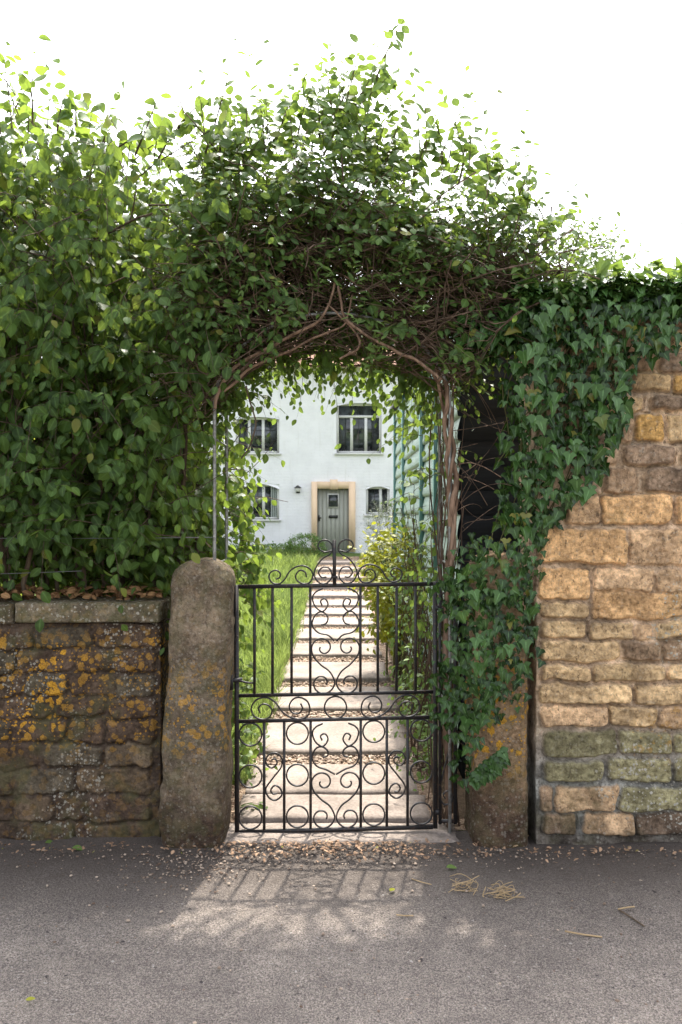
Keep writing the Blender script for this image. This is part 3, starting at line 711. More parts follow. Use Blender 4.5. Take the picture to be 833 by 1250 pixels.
scroll([c6(p) for p in ((340, 490), (365, 480), (380, 508), (350, 540), (318, 528), (303, 490), (330, 448), (380, 442), (412, 480), (408, 535), (360, 600), (312, 665), (304, 705), (330, 747), (372, 760), (412, 725), (400, 680), (365, 661), (338, 690), (350, 716), (378, 716))])
def ring(c, r):
    a = np.linspace(0, 2*PI, 28, endpoint=False); w = np.array([G7((c[0]+r*math.cos(t), c[1]+r*math.sin(t))) for t in a])
    V, F = tube(w, .0042, 6, closed=True); V[:, 1] = YG+(V[:, 1]-YG)*1.7
    build("ring", V, F, IRON, gate, smooth=True)
for cx_ in (137, 277.5, 506, 648):
    s = (cx_-137)*-.025
    for cy_ in (629, 754, 878): ring((cx_, cy_+s), 32.5 if cx_ > 200 else 34)
ring((391.5, 548), 33)
gbar("finial", (387.5, 47), (388.5, 182), .017); 
mb = MB(); mb.bar(G7((378, 158)), G7((398, 158)), .012, .02); mb.build("collar", IRON, gate)
# latch on the left post side
la = MB(); la.bar(P(276, 830, YG-.02), P(296, 830, YG-.02), .016, .03); la.bar(P(283, 824, YG-.03), P(283, 842, YG-.03), .014, .02); la.tube(catmull([P(290, 830, YG-.03), P(300, 833, YG-.04), P(309, 834, YG-.04)], 4), .005); la.build("latch", IRON, gate)
lo = MB(); lo.tube(catmull([P(291, 776, YG-.02), P(284, 786, YG-.03), P(279, 806, YG-.03), P(279, 826, YG-.02)], 5), .004); lo.build("latch_loop", IRON, gate)
for cy_ in (250, 860):
    h = MB(); h.bar(G7((690, cy_)), G7((702, cy_)), .022, .026); h.build("hinge", IRON, gate)
# fixed narrow panel between gate and right post
pan = empty("ironwork_panel", (wx(545, YG), YG, 0), label="narrow fixed black ironwork panel with scrolls right of the gate, half hidden by ivy", cat="ironwork panel")
gbar("stile", (704, 182), (704, 896), .014, None, pan); gbar("stile", (750, 195), (750, 896), .016, None, pan)
gbar("rail", (704, 888), (756, 888), .014, .012, pan); gbar("rail", (704, 188), (756, 188), .014, .012, pan)
scroll([(741, 200), (715, 205), (708, 225), (722, 240), (738, 228), (728, 214)], False, .0042, "scroll", pan)
scroll([(711, 250), (716, 268), (735, 270), (745, 252), (738, 238)], False, .0042, "scroll", pan)
scroll([(738, 655), (722, 710), (706, 780), (704, 815), (716, 838), (737, 832), (742, 812), (728, 798), (714, 808), (720, 820)], False, .0045, "scroll", pan)

# ================================================================== SHED (right, behind the gate)
SX, SY0, SY1, SZ = .70, 4.62, 9.95, 2.82
shed = empty("garden_shed", (1.9, 7.2, 0), label="flat roofed garden shed clad in pale green boards with teal trim, right of the path", cat="shed")
mb = MB(); n = 19; bh = (SZ-.1)/n
for i in range(n):                                 # bowed weatherboards, each lower edge proud of the one below
    z0 = .1+i*bh; prof = [(.0, 0), (.022, .004), (.026, .03), (.020, .08), (.006, bh)]
    V = []; 
    for o_, dz in prof:
        z_ = z0+min(dz, bh-.002)
        V += [(SX-o_, SY0, z_), (SX-o_, SY1, z_)]
    mb.add(V, np.array([(2*k, 2*k+1, 2*k+3, 2*k+2) for k in range(len(prof)-1)]))
mb.build("side_cladding", CLAD, shed)
mb = MB()
for i in range(n):
    z0 = .1+i*bh; prof = [(.0, 0), (.022, .004), (.006, bh-.002)]
    V = []
    for o_, dz in prof: V += [(SX, SY0-o_, z0+dz), (3.4, SY0-o_, z0+dz)]
    mb.add(V, np.array([(2*k, 2*k+1, 2*k+3, 2*k+2) for k in range(len(prof)-1)]))
mb.build("end_cladding", SHADEWOOD, shed, label="shed end boards facing the road, deep shade put into their near black colour")
MB().box(SX+.004, 3.39, SY0+.004, SY1-.004, 0, SZ).build("wall_core", SHADEWOOD, shed)
for y in (SY1-.06, 8.55, 6.6, 5.6): MB().box(SX-.045, SX-.006, y, y+.09, .08, SZ).build("trim_board", TEAL, shed)
MB().box(SX-.07, 3.5, SY0-.09, SY1+.09, SZ, SZ+.045).build("roof", FELT, shed)

# ================================================================== HOUSE
YH = 20.0; HS = FPX/YH
hx = lambda px: (px-CX)/HS
hz = lambda py: CAMZ-(py-CY)/HS
house = empty("cottage", (hx(400), YH, 0), label="white painted brick cottage with sage door and casement windows at the path's end", cat="house")
HX0, HX1, HB, HT = -5.2, 4.2, 0.0, 5.35
ops = {"UL": (288, 341, 509, 553), "UR": (411, 466, 492, 553), "LL": (292, 341, 591, 634), "LR": (447, 476, 594, 628), "D": (387.5, 426, 596, 694)}
OP = [(hx(a), hx(b), hz(d), hz(c)) for a, b, c, d in ops.values()]
xsn = sorted({HX0, HX1, *[o[0] for o in OP], *[o[1] for o in OP]}); zsn = sorted({HB, HT, *[o[2] for o in OP], *[o[3] for o in OP]})
mb = MB()
for i in range(len(xsn)-1):
    for j in range(len(zsn)-1):
        xc, zc = (xsn[i]+xsn[i+1])/2, (zsn[j]+zsn[j+1])/2
        if any(o[0] < xc < o[1] and o[2] < zc < o[3] for o in OP): continue
        mb.add([(xsn[i], YH, zsn[j]), (xsn[i+1], YH, zsn[j]), (xsn[i+1], YH, zsn[j+1]), (xsn[i], YH, zsn[j+1])], np.array([(0, 1, 2, 3)]))
for x0, x1, z0, z1 in OP:
    q = [(x0, z0), (x1, z0), (x1, z1), (x0, z1)]
    for k in range(4):
        (a, b), (c, d) = q[k], q[(k+1) % 4]
        mb.add([(a, YH, b), (a, YH+.14, b), (c, YH+.14, d), (c, YH, d)], np.array([(0, 1, 2, 3)]))
mb.add([(HX0, YH, HB), (HX0, YH+6, HB), (HX0, YH+6, HT), (HX0, YH, HT)], np.array([(0, 1, 2, 3)]))
mb.add([(HX1, YH, HB), (HX1, YH, HT), (HX1, YH+6, HT), (HX1, YH+6, HB)], np.array([(0, 1, 2, 3)]))
mb.add([(HX0, YH+6, HB), (HX1, YH+6, HB), (HX1, YH+6, HT), (HX0, YH+6, HT)], np.array([(0, 1, 2, 3)]))
mb.add([(HX0, YH, HT), (HX0, YH+6, HT), (HX0, YH+3, HT+1.7)], np.array([(0, 1, 2)])); mb.add([(HX1, YH, HT), (HX1, YH+3, HT+1.7), (HX1, YH+6, HT)], np.array([(0, 1, 2)]))
mb.build("wall", LIME, house)
mb = MB()
for sgn, y0 in ((-1, YH-.25), (1, YH+6.25)):
    for t in (0, .06): mb.add([(HX0-.15, y0, HT-.2+t), (HX1+.15, y0, HT-.2+t), (HX1+.15, YH+3, HT+1.7+t), (HX0-.15, YH+3, HT+1.7+t)], np.array([(0, 1, 2, 3)]))
roof = mb.build("roof", TILE, house)
MB().box(-3.4, -2.7, YH+2.6, YH+3.4, HT+1.2, HT+2.5).build("chimney", TILE, roof)
def casement(key, mull, bars, arch=0, transom=None, curtain=None):
    a, b, c, d = ops[key]; x0, x1, z0, z1 = hx(a), hx(b), hz(d), hz(c); y = YH+.09; e = .002
    fr = MB(); w = .055
    fr.box(x0+e, x0+w, y, y+.05, z0+e, z1-e); fr.box(x1-w, x1-e, y, y+.05, z0+e, z1-e); fr.box(x0+w, x1-w, y, y+.05, z0+e, z0+w); fr.box(x0+w, x1-w, y, y+.05, z1-w, z1-e)
    zt = hz(transom) if transom else z1-w
    for q in mull: fr.box(hx(q)-.035, hx(q)+.035, y+.002, y+.048, z0+w, zt)
    if transom: fr.box(x0+w, x1-w, y-.004, y+.046, zt, zt+.06)
    win = fr.build("window", FRAME, house)
    MB().box(x0+w*.5, x1-w*.5, y+.025, y+.035, z0+w*.5, z1-w*.5).build("pane", GLASS, win)
    bm = MB(); xs_ = [x0+w]+[hx(q) for q in mull]+[x1-w]
    for i in range(len(xs_)-1):
        for k in range(1, bars+1): zz_ = z0+w+(zt-z0-w)*k/(bars+1); bm.box(xs_[i]+.035, xs_[i+1]-.035, y+.018, y+.026, zz_-.006, zz_+.006)
        xm = (xs_[i]+xs_[i+1])/2; bm.box(xm-.006, xm+.006, y+.015, y+.0245, z0+w, zt-.002)
    bm.build("glazing_bar", BLACK, win)
    MB().box(x0-.05, x1+.05, YH-.05, YH+.088, z0-.05, z0).build("sill", FRAME, win)
    if curtain:
        for (p0, p1) in curtain:
            xx = np.linspace(hx(p0), hx(p1), 14); yy_ = y+.10+.02*np.cos(np.arange(14)*1.9)
            V = np.concatenate([np.stack([xx, yy_, xx*0+z0+w], -1), np.stack([xx, yy_, xx*0+z1-w], -1)])
            # curtains sit inside the room; seen through the lead lights they read as pale cloth on the glass
            V[:, 1] -= .085
            build("curtain", V, np.array([(i, i+1, 15+i, 14+i) for i in range(13)]), CURTAIN, win)
    if arch:                                        # curved head: two masonry spandrels close the corners of the opening
        for s in (0, 1):
            n_ = 9; u = np.linspace(0, 1, n_); xm = (x0+x1)/2
            xx = x0+e+(xm-x0)*u if s == 0 else x1-e-(x1-xm)*u
            zz_ = z1-arch*(1-u)**2
            pts = [(xx[i], YH+.003, zz_[i]) for i in range(n_)]+[(xx[0], YH+.003, z1-.001)]
            V = np.array(pts+[(p[0], YH+.086, p[2]) for p in pts]); m_ = len(pts)
            Fq = np.array([(i, (i+1) % m_, m_+(i+1) % m_, m_+i) for i in range(m_)])
            build("spandrel", V, [Fq, np.array([list(range(m_)), list(range(m_, 2*m_))[::-1]])], LIME, win)
casement("UL", (304, 321), 2, .06); casement("UR", (429.5, 447), 2, .07, 509.5); casement("LL", (307, 321.5), 2, .13, None, ((330, 340),)); casement("LR", (465,), 2, .07)
# door with stone surround
sur = MB(); y0 = YH-.07
sur.box(hx(380.5), hx(387.5), y0, YH+.02, gz(20), hz(588)); sur.box(hx(426), hx(434), y0, YH+.02, gz(20), hz(588)); sur.box(hx(387.5), hx(426), y0, YH+.02, hz(596.5), hz(588))
sr = sur.build("door_surround", YSTONE, house); MB().box(hx(403), hx(412.5), y0-.04, y0-.002, hz(597.5), hz(585.5)).build("keystone", YSTONE, sr)
dm = MB(); npl = 7; dx0, dx1 = hx(387.5)+.01, hx(426)-.01
for i in range(npl):
    w = (dx1-dx0)/npl; dm.box(dx0+i*w+.004, dx0+(i+1)*w-.004, YH+.06, YH+.10, .22, hz(596.5))
dm.box(dx0, dx1, YH+.075, YH+.095, .22, hz(596.5)-.002)
door = dm.build("door", SAGE, house)
MB().box(hx(400), hx(414), YH+.045, YH+.058, hz(620), hz(602.5)).build("door_light", FRAME, door)
MB().box(hx(401.2), hx(412.8), YH+.038, YH+.0435, hz(618.5), hz(604)).build("door_pane", GLASS, door)
MB().box(hx(401.5), hx(412.5), YH+.04, YH+.058, hz(632.5), hz(629)).build("letterbox", BLACK, door)
hb = MB(); hb.box(hx(388.5), hx(390.7), YH+.035, YH+.058, hz(636), hz(629)); hb.box(hx(389), hx(392.5), YH+.01, YH+.033, hz(632.8), hz(631.4)); hb.build("handle", BLACK, door)
lamp = empty("wall_lamp", (hx(364), YH, hz(598)), label="small dark lantern fixed to the white wall left of the cottage door", cat="wall lamp")
MB().box(hx(364)-.05, hx(364)+.05, YH-.02, YH-.002, hz(602), hz(594)).build("back_plate", BLACK, lamp)
lb = MB(); lb.tube([(hx(364), YH-.12, hz(600.5)), (hx(364), YH-.12, hz(596))], [.05, .075], 8); lb.build("lantern_glass", FRAME, lamp)
lb = MB(); lb.tube([(hx(364), YH-.12, hz(595.9)), (hx(364), YH-.12, hz(594.6)), (hx(364), YH-.12, hz(592.5))], [.10, .07, .015], 8); lb.build("lantern_cap", BLACK, lamp)

# ================================================================== GRASS AND GARDEN PLANTS
def grass(x, y, h, lean, w):
    n = len(x); a = rng.uniform(0, 2*PI, n); l = rng.normal(0, lean, (n, 2))*h[:, None]
    z0 = gz(y)-.03
    dx, dy = np.cos(a)*w, np.sin(a)*w
    b = np.stack([x, y, z0], -1); m_ = b+np.stack([l[:, 0]*.35, l[:, 1]*.35, h*.6], -1); t = b+np.stack([l[:, 0], l[:, 1], h], -1)
    o = np.stack([dx, dy, dx*0], -1)
    V = np.stack([b-o, b+o, m_-o*.7, m_+o*.7, t], 1).reshape(-1, 3); k = (np.arange(n)*5)[:, None]
    return V, [np.array([0, 1, 3, 2])[None]+k, np.array([2, 3, 4])[None]+k]
n = 26000
y = 4.5+14.8*rng.uniform(0, 1, n)**1.3; x = -.56-2.2*rng.uniform(0, 1, n)**1.5*np.clip(y/12, .45, 1.6)+rng.normal(0, .03, n)
h = rng.uniform(.10, .30, n)*(.75+.45*fbm(np.stack([x*2, y*1.2, x*0], -1), 2, 91)); h = np.clip(h, .05, .5)*np.where(y > 14, 1.25, 1)
x2 = .52+.14*rng.uniform(0, 1, 1500); y2 = rng.uniform(4.6, 17, 1500); x = np.concatenate([x, x2]); y = np.concatenate([y, y2]); h = np.concatenate([h, rng.uniform(.05, .16, 1500)])
V, F = grass(x, y, h, .38, .004+.00035*y)
build("grass", V, F, GRASS, None, {"var": np.repeat(np.clip(.5+.5*fbm(np.stack([x, y, x*0], -1)*1.5, 2, 3)+rng.normal(0, .18, len(x)), 0, 1), 5)}, kind="stuff")

def bush(name, c, rad, n, L, k, size, tmpl, mat, label, cat, stem=GREENSTEM, down=.2, droop=.15, face=(0, -.3, .8), var=(0, 1), shell=.55, zmin=0, group=None, opposite=False):
    o = empty(name, (c[0], c[1], float(gz(c[1]))), label=label, cat=cat, group=group)
    f, s = Foliage(), Stems()
    u = unit(rnd(n)); r = rng.uniform(shell, 1, n)**.7
    b = np.array(c)+u*r[:, None]*np.array(rad)*(1+.18*fbm(u*2.5, 2, int(n) % 50))[:, None]; keep = b[:, 2] > zmin; b, u = b[keep], u[keep]
    d = unit(u*np.array([1, 1, 1])+np.array([0, 0, .7])+rnd(len(u), .45))
    sprigs(f, s, b-d*L*.5, d, L*rng.uniform(.6, 1.3, len(b)), k, size, tmpl, droop=droop, var=var, down=down, face=face, r=.002, opposite=opposite)
    g = np.array([c[0], c[1], float(gz(c[1]))]); ns = 9
    e = np.array(c)+rnd(ns, .35)*np.array(rad); g0 = g+rnd(ns, .04)*np.array([1, 1, 0])
    t = np.linspace(0, 1, 6)[None, :, None]; mid = (g0+e)/2+rnd(ns, .06)
    pts = g0[:, None]*(1-t)**2+2*mid[:, None]*t*(1-t)+e[:, None]*t**2
    s.add(pts, np.linspace(.012, .004, 6)[None]*np.ones((ns, 1)))
    f.build("foliage", mat, o); s.build("branches", stem, o); return o
bush("golden_shrub", (.50, 7.2, .92), (.33, .62, .54), 350, .26, 6, .072, T_OV, LEAF_GOLD, "golden leaved shrub glowing in the sun, leaning over the right of the path", "shrub", down=.35, zmin=.35)
bush("box_bush", (hx(374)*.93, 18.4, .72), (.46, .42, .34), 700, .12, 5, .045, T_OV, LEAF_BOX, "small dark green clipped bush left of the cottage door", "shrub", down=.0, zmin=.1, shell=.8)
bush("rosemary_bush", (1.05, 17.5, 1.1), (.55, .45, .70), 420, .34, 9, .05, T_LA, LEAF_GREY, "grey green feathery bush against the wall right of the cottage door", "shrub", down=-.3, droop=0, zmin=.3)
# low clipped hedge along the foot of the house
lh = empty("low_hedge", (-2.6, 18.9, .2), label="low clipped green hedge along the foot of the white cottage wall", cat="hedge")
f, s = Foliage(), Stems(); n = 1500
b = np.stack([rng.uniform(-4.6, -1.05, n), rng.uniform(18.6, 19.15, n), rng.uniform(.4, .74, n)], -1)
d = unit(np.array([0, -.4, .8])+rnd(n, .5)); sprigs(f, s, b, d, .12, 4, .06, T_OV, var=(0, 1), down=0); f.build("foliage", LEAF_BOX, lh); s.build("branches", GREENSTEM, lh)
# garden shrubs that catch the sun behind the left hedge
for (c_, rr, nn, lab) in (((-2.35, 7.4, 1.45), (1.05, .8, 1.55), 1100, "sunlit yellow green shrub on the lawn glimpsed through the dark hedge"), ((-4.4, 8.8, 1.9), (1.6, 1.0, 2.0), 1100, "tall sunlit garden shrub glimpsed at far left through the hedge"), ((-3.9, 13.5, 2.0), (1.6, 1.0, 2.0), 700, "distant sunlit bush left of the cottage windows")):
    bush("garden_shrub", c_, rr, nn, .4, 6, .11, T_OV, LEAF_BACK, lab, "shrub", zmin=.1, shell=.3, group="sunlit shrubs beyond the left hedge")
# small tree beyond the shed roof
tr = empty("garden_tree", (2.7, 10.6, .1), label="small light leaved tree rising behind the flat shed roof at upper right", cat="tree")
V, F = tube(catmull([(2.7, 10.6, 0), (2.72, 10.6, 1.2), (3.0, 10.62, 2.8), (3.3, 10.6, 4.3)], 6), np.linspace(.09, .03, 19), 8); build("trunk", V, F, BARK, tr, smooth=True)
f, s = Foliage(), Stems(); n = 520; u = unit(rnd(n)); r = rng.uniform(.15, 1, n)**.6
b = np.array([3.40, 10.6, 4.55])+u*r[:, None]*np.array([.50, .5, .80]); b[:, 0] -= .30*(b[:, 2]-4.55)
d = unit(u+np.array([0, 0, .8])+rnd(n, .4)); sprigs(f, s, b, d, .3, 7, .075, T_OVS, var=(0, 1)); crown = f.build("crown", LEAF_VINE, tr); s.build("branches", BARK, tr)

# ================================================================== LEFT HEDGE
hedge = empty("hedge", (-1.6, 4.3, 1.0), label="tall broad leaved dark green hedge growing above the low left wall", cat="hedge")
f, s = Foliage(), Stems()
H_TOP = [(-900, 150), (-250, 120), (0, 126), (40, 116), (75, 128), (110, 138), (150, 185), (200, 190), (240, 178), (300, 190), (330, 210)]
H_RIGHT = [(100, 300), (300, 275), (450, 262), (560, 282), (640, 292), (690, 282), (730, 250)]
def hedge_pts(n, xl, ymin, ymax, front=1.4):
    """points inside the hedge body: a slab from the wall to about a metre behind it"""
    out = []
    while sum(len(o) for o in out) < n:
        m_ = n*2; Y = 3.74+1.5*rng.uniform(0, 1, m_)**front; px = rng.uniform(xl, 330, m_); py = rng.uniform(ymin, ymax, m_)
        X = (px-CX)/FPX*3.95; Z = CAMZ-(py-CY)/FPX*3.95
        nz_ = 28*fbm(np.stack([X*2.2, Y*2, Z*2.2], -1), 2, 5)
        pr = CX+X/Y*FPX; ok = (py > interp(H_TOP, px)+nz_*.6) & (pr < interp(H_RIGHT, py)+nz_*.5-26*sstep(420, 520, py))
        ok &= Z > 1.16+.05*(Y > 4)
        out.append(np.stack([X, Y, Z], -1)[ok])
    return np.concatenate(out)[:n]
# body shoots
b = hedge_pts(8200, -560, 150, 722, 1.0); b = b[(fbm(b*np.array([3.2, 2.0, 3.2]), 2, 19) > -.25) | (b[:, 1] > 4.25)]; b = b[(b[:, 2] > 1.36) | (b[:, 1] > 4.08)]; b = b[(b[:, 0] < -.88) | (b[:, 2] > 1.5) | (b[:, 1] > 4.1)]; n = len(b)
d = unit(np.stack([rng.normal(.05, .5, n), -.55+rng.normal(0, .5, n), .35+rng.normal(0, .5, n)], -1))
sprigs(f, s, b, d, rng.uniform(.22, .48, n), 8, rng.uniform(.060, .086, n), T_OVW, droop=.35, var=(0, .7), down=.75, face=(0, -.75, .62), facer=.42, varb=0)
# outer skin towards the road: hanging leaves seen face on
b = hedge_pts(620, -500, 150, 640, 6.); b = b[fbm(b*np.array([3.2, 2.0, 3.2]), 2, 19) > -.1]; b = b[(b[:, 0] < -.88) | (b[:, 2] > 1.62)]; n = len(b)
d = unit(np.stack([rng.normal(0, .45, n), -.6+rng.normal(0, .3, n), .1+rng.normal(0, .5, n)], -1))
sprigs(f, s, b, d, rng.uniform(.2, .42, n), 7, rng.uniform(.06, .092, n), T_OVW, droop=.6, var=(.0, .9), down=1.0, face=(0, -.85, .5), facer=.35)
# loose top shoots against the sky
px = rng.uniform(-420, 320, 150); Y = rng.uniform(3.85, 4.7, 150); py = interp(H_TOP, px)+rng.uniform(0, 55, 150)
b = np.stack([(px-CX)/FPX*3.95, Y, CAMZ-(py-CY)/FPX*3.95], -1)
d = unit(np.stack([rng.normal(0, .4, 150), rng.normal(-.15, .35, 150), np.full(150, .8)], -1))
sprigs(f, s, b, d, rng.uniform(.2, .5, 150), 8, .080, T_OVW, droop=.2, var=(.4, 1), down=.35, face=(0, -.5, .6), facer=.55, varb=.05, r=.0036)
# a few long arching shoots seen in the photograph
sh = [((40, 150), (42, 78)), ((70, 160), (76, 95)), ((95, 170), (86, 112)), ((130, 190), (215, 118)), ((165, 190), (205, 95)), ((210, 170), (262, 72)), ((250, 190), (292, 70)), ((268, 200), (272, 100)), ((190, 200), (240, 105)), ((20, 420), (18, 560)), ((95, 410), (120, 560)), ((180, 250), (290, 245))]
b = np.array([P(*q[0], 3.86) for q in sh]); e = np.array([P(*q[1], 3.80) for q in sh]); L = np.linalg.norm(e-b, axis=1)
sprigs(f, s, b, e-b, L, 9, .096, T_OVW, droop=.05, var=(.3, 1), down=.6, face=(0, -.8, .4), facer=.5, r=.0055)
# back and right-hand flank, lit from the garden
# dense undergrowth along the foot of the hedge
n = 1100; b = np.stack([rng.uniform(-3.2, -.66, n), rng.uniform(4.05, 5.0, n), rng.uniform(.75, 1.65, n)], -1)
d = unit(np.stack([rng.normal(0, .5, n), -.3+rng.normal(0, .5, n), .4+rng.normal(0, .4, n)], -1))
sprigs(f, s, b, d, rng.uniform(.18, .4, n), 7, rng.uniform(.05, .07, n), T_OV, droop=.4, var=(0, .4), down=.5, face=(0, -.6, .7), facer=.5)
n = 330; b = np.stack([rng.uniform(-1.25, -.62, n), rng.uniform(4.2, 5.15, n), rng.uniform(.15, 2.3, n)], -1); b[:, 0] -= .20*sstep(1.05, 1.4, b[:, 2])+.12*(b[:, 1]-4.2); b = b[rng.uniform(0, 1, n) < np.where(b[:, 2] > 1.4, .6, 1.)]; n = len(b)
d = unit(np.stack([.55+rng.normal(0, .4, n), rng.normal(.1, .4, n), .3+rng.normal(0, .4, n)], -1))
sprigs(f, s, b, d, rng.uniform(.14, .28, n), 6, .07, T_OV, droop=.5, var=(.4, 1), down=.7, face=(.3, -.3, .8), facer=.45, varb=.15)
n = 95; y = rng.uniform(4.15, 4.95, n); py = rng.uniform(545, 735, n); px = 276+18*sstep(600, 700, py)+rng.uniform(-6, 8, n)
b = np.stack([(px-CX)/FPX*y, y, CAMZ-(py-CY)/FPX*y], -1); d = unit(np.stack([.7+rng.normal(0, .3, n), rng.normal(0, .3, n), .1+rng.normal(0, .35, n)], -1))
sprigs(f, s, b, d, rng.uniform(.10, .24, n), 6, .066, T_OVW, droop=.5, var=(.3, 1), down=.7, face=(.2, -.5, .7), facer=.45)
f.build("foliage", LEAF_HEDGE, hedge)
# upright stems and trunks inside
n = 26; x = np.concatenate([wx(np.array([110, 60, 165, 225, 20]), 4.0), rng.uniform(-3.6, -.75, n-5)]); y = rng.uniform(3.95, 4.5, n)
t = np.linspace(0, 1, 9)
pts = np.stack([x[:, None]+rng.normal(0, .05, (n, 9)).cumsum(1)*.5, y[:, None]+rng.normal(0, .04, (n, 9)).cumsum(1)*.5, .75+t[None]*rng.uniform(1.6, 2.5, n)[:, None]], -1)
s.add(pts, np.linspace(.020, .005, 9)[None]*rng.uniform(.5, 1.2, n)[:, None])
n = 420; b = hedge_pts(n, -500, 170, 700); d = unit(rnd(n)+np.array([0, 0, .5])); t = np.linspace(0, 1, 6)
pts = b[:, None]+d[:, None]*t[None, :, None]*rng.uniform(.2, .6, n)[:, None, None]+rng.normal(0, .02, (n, 6, 3)).cumsum(1)
s.add(pts, np.linspace(.0045, .0018, 6)[None]*np.ones((n, 1)))
s.build("branches", BARK, hedge)

# ================================================================== ARCH AND CLIMBER
XA0, XA1 = wx(262, 3.80), .520
arch = empty("garden_arch", ((XA0+XA1)/2, 4.05, 0), label="thin metal garden arch over the gateway, buried in climber with one bare pipe showing", cat="arch")
for k, yy in enumerate((3.80, 4.20)):
    xm, hw = (XA0+XA1)/2, (XA1-XA0)/2; a = np.linspace(PI, 0, 24)
    pts = [(XA0, yy, .0), (XA0, yy, 1.2), (XA0, yy, 2.02)]+[(xm+hw*math.cos(q), yy, 2.06+.44*math.sin(q)) for q in a]+[(XA1, yy, 2.02), (XA1, yy, 1.2), (XA1, yy, .0)]
    V, F = tube(pts, .0085, 8); build("hoop", V, F, PIPE, arch, smooth=True)
for zz_ in (.6, 1.3, 1.9):
    for X in (XA0, XA1): MB().tube([(X, 3.805, zz_), (X, 4.195, zz_)], .005, 6).build("crossbar", PIPE, arch)

A_TOP = [(215, 215), (250, 195), (280, 185), (310, 180), (340, 165), (380, 140), (420, 135), (450, 160), (480, 185), (520, 185), (560, 200), (600, 228), (630, 262), (660, 290), (680, 322), (700, 352), (740, 376)]
A_BOT = [(215, 520), (265, 505), (285, 470), (320, 440), (360, 425), (410, 425), (460, 440), (505, 455), (540, 480), (565, 470), (585, 420), (620, 390), (660, 375), (700, 358), (740, 362)]
climber = empty("climbing_vine", (.1, 4.0, 0), label="tangled leafy climber with brown stems arching over the iron gate", cat="climber")
def arch_pts(n, band=(0, 1), front=1.3, ymin=3.66, ymax=4.12, xr=(235, 715)):
    out = []
    while sum(len(o) for o in out) < n:
        m_ = n*2; px = rng.uniform(*xr, m_); t = rng.uniform(*band, m_); a, c = interp(A_TOP, px), interp(A_BOT, px)
        py = a+(c-a)*t; Y = ymin+(ymax-ymin)*rng.uniform(0, 1, m_)**front
        Y = Y + np.clip((320-py)/200, 0, 1)*.12
        X = (px-CX)/FPX*3.9; Z = CAMZ-(py-CY)/FPX*3.9
        w = (c-a)/320
        out.append(np.stack([X, Y, Z], -1)[rng.uniform(0, 1, m_) < w])
    return np.concatenate(out)[:n]
f, s, tw, fs = Foliage(), Stems(), Stems(), Foliage()
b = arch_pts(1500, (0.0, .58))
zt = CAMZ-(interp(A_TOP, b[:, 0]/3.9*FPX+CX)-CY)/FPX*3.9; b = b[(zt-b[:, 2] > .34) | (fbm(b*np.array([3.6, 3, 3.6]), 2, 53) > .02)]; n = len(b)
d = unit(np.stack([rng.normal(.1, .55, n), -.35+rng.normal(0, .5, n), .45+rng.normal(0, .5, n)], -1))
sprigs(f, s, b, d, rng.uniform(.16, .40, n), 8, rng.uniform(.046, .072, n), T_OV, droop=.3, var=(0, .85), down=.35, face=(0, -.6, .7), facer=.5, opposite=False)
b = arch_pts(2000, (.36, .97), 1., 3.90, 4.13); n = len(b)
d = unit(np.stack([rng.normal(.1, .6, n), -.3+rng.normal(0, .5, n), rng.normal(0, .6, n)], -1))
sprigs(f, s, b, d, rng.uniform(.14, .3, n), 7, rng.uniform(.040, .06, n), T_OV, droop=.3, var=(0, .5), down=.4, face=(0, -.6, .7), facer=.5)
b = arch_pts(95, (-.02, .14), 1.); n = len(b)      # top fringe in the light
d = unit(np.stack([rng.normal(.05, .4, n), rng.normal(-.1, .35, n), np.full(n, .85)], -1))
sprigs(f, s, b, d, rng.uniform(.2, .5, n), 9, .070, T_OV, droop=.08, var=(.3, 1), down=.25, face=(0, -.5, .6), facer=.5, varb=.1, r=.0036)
# sprigs hanging inside the opening, lit from behind
hang = [(285, 455, 290, 490), (318, 435, 335, 505), (335, 430, 352, 490), (350, 425, 372, 490), (368, 425, 380, 500), (385, 425, 400, 488), (402, 425, 415, 512), (420, 430, 432, 490), (440, 440, 446, 500), (458, 442, 470, 500), (470, 445, 462, 505), (488, 455, 480, 540), (500, 455, 482, 560), (510, 460, 500, 560), (520, 470, 512, 590), (528, 480, 520, 620), (545, 470, 530, 580),  (395, 440, 425, 470), (430, 450, 405, 480)]
hang += [(a+rng.uniform(-8, 8), b_-4, c+rng.uniform(-14, 14), b_+rng.uniform(20, 55)) for a, b_, c, d_ in hang for _ in (0, 1)]
yh = rng.uniform(3.85, 4.35, len(hang)); b = np.array([P(q[0], q[1], y) for q, y in zip(hang, yh)]); e = np.array([P(q[2], q[3], y+.04) for q, y in zip(hang, yh)])
sprigs(f, s, b, e-b, np.linalg.norm(e-b, axis=1), 7, .058, T_OV, droop=.05, var=(.5, 1), down=.8, face=(0, -.8, .35), facer=.45)
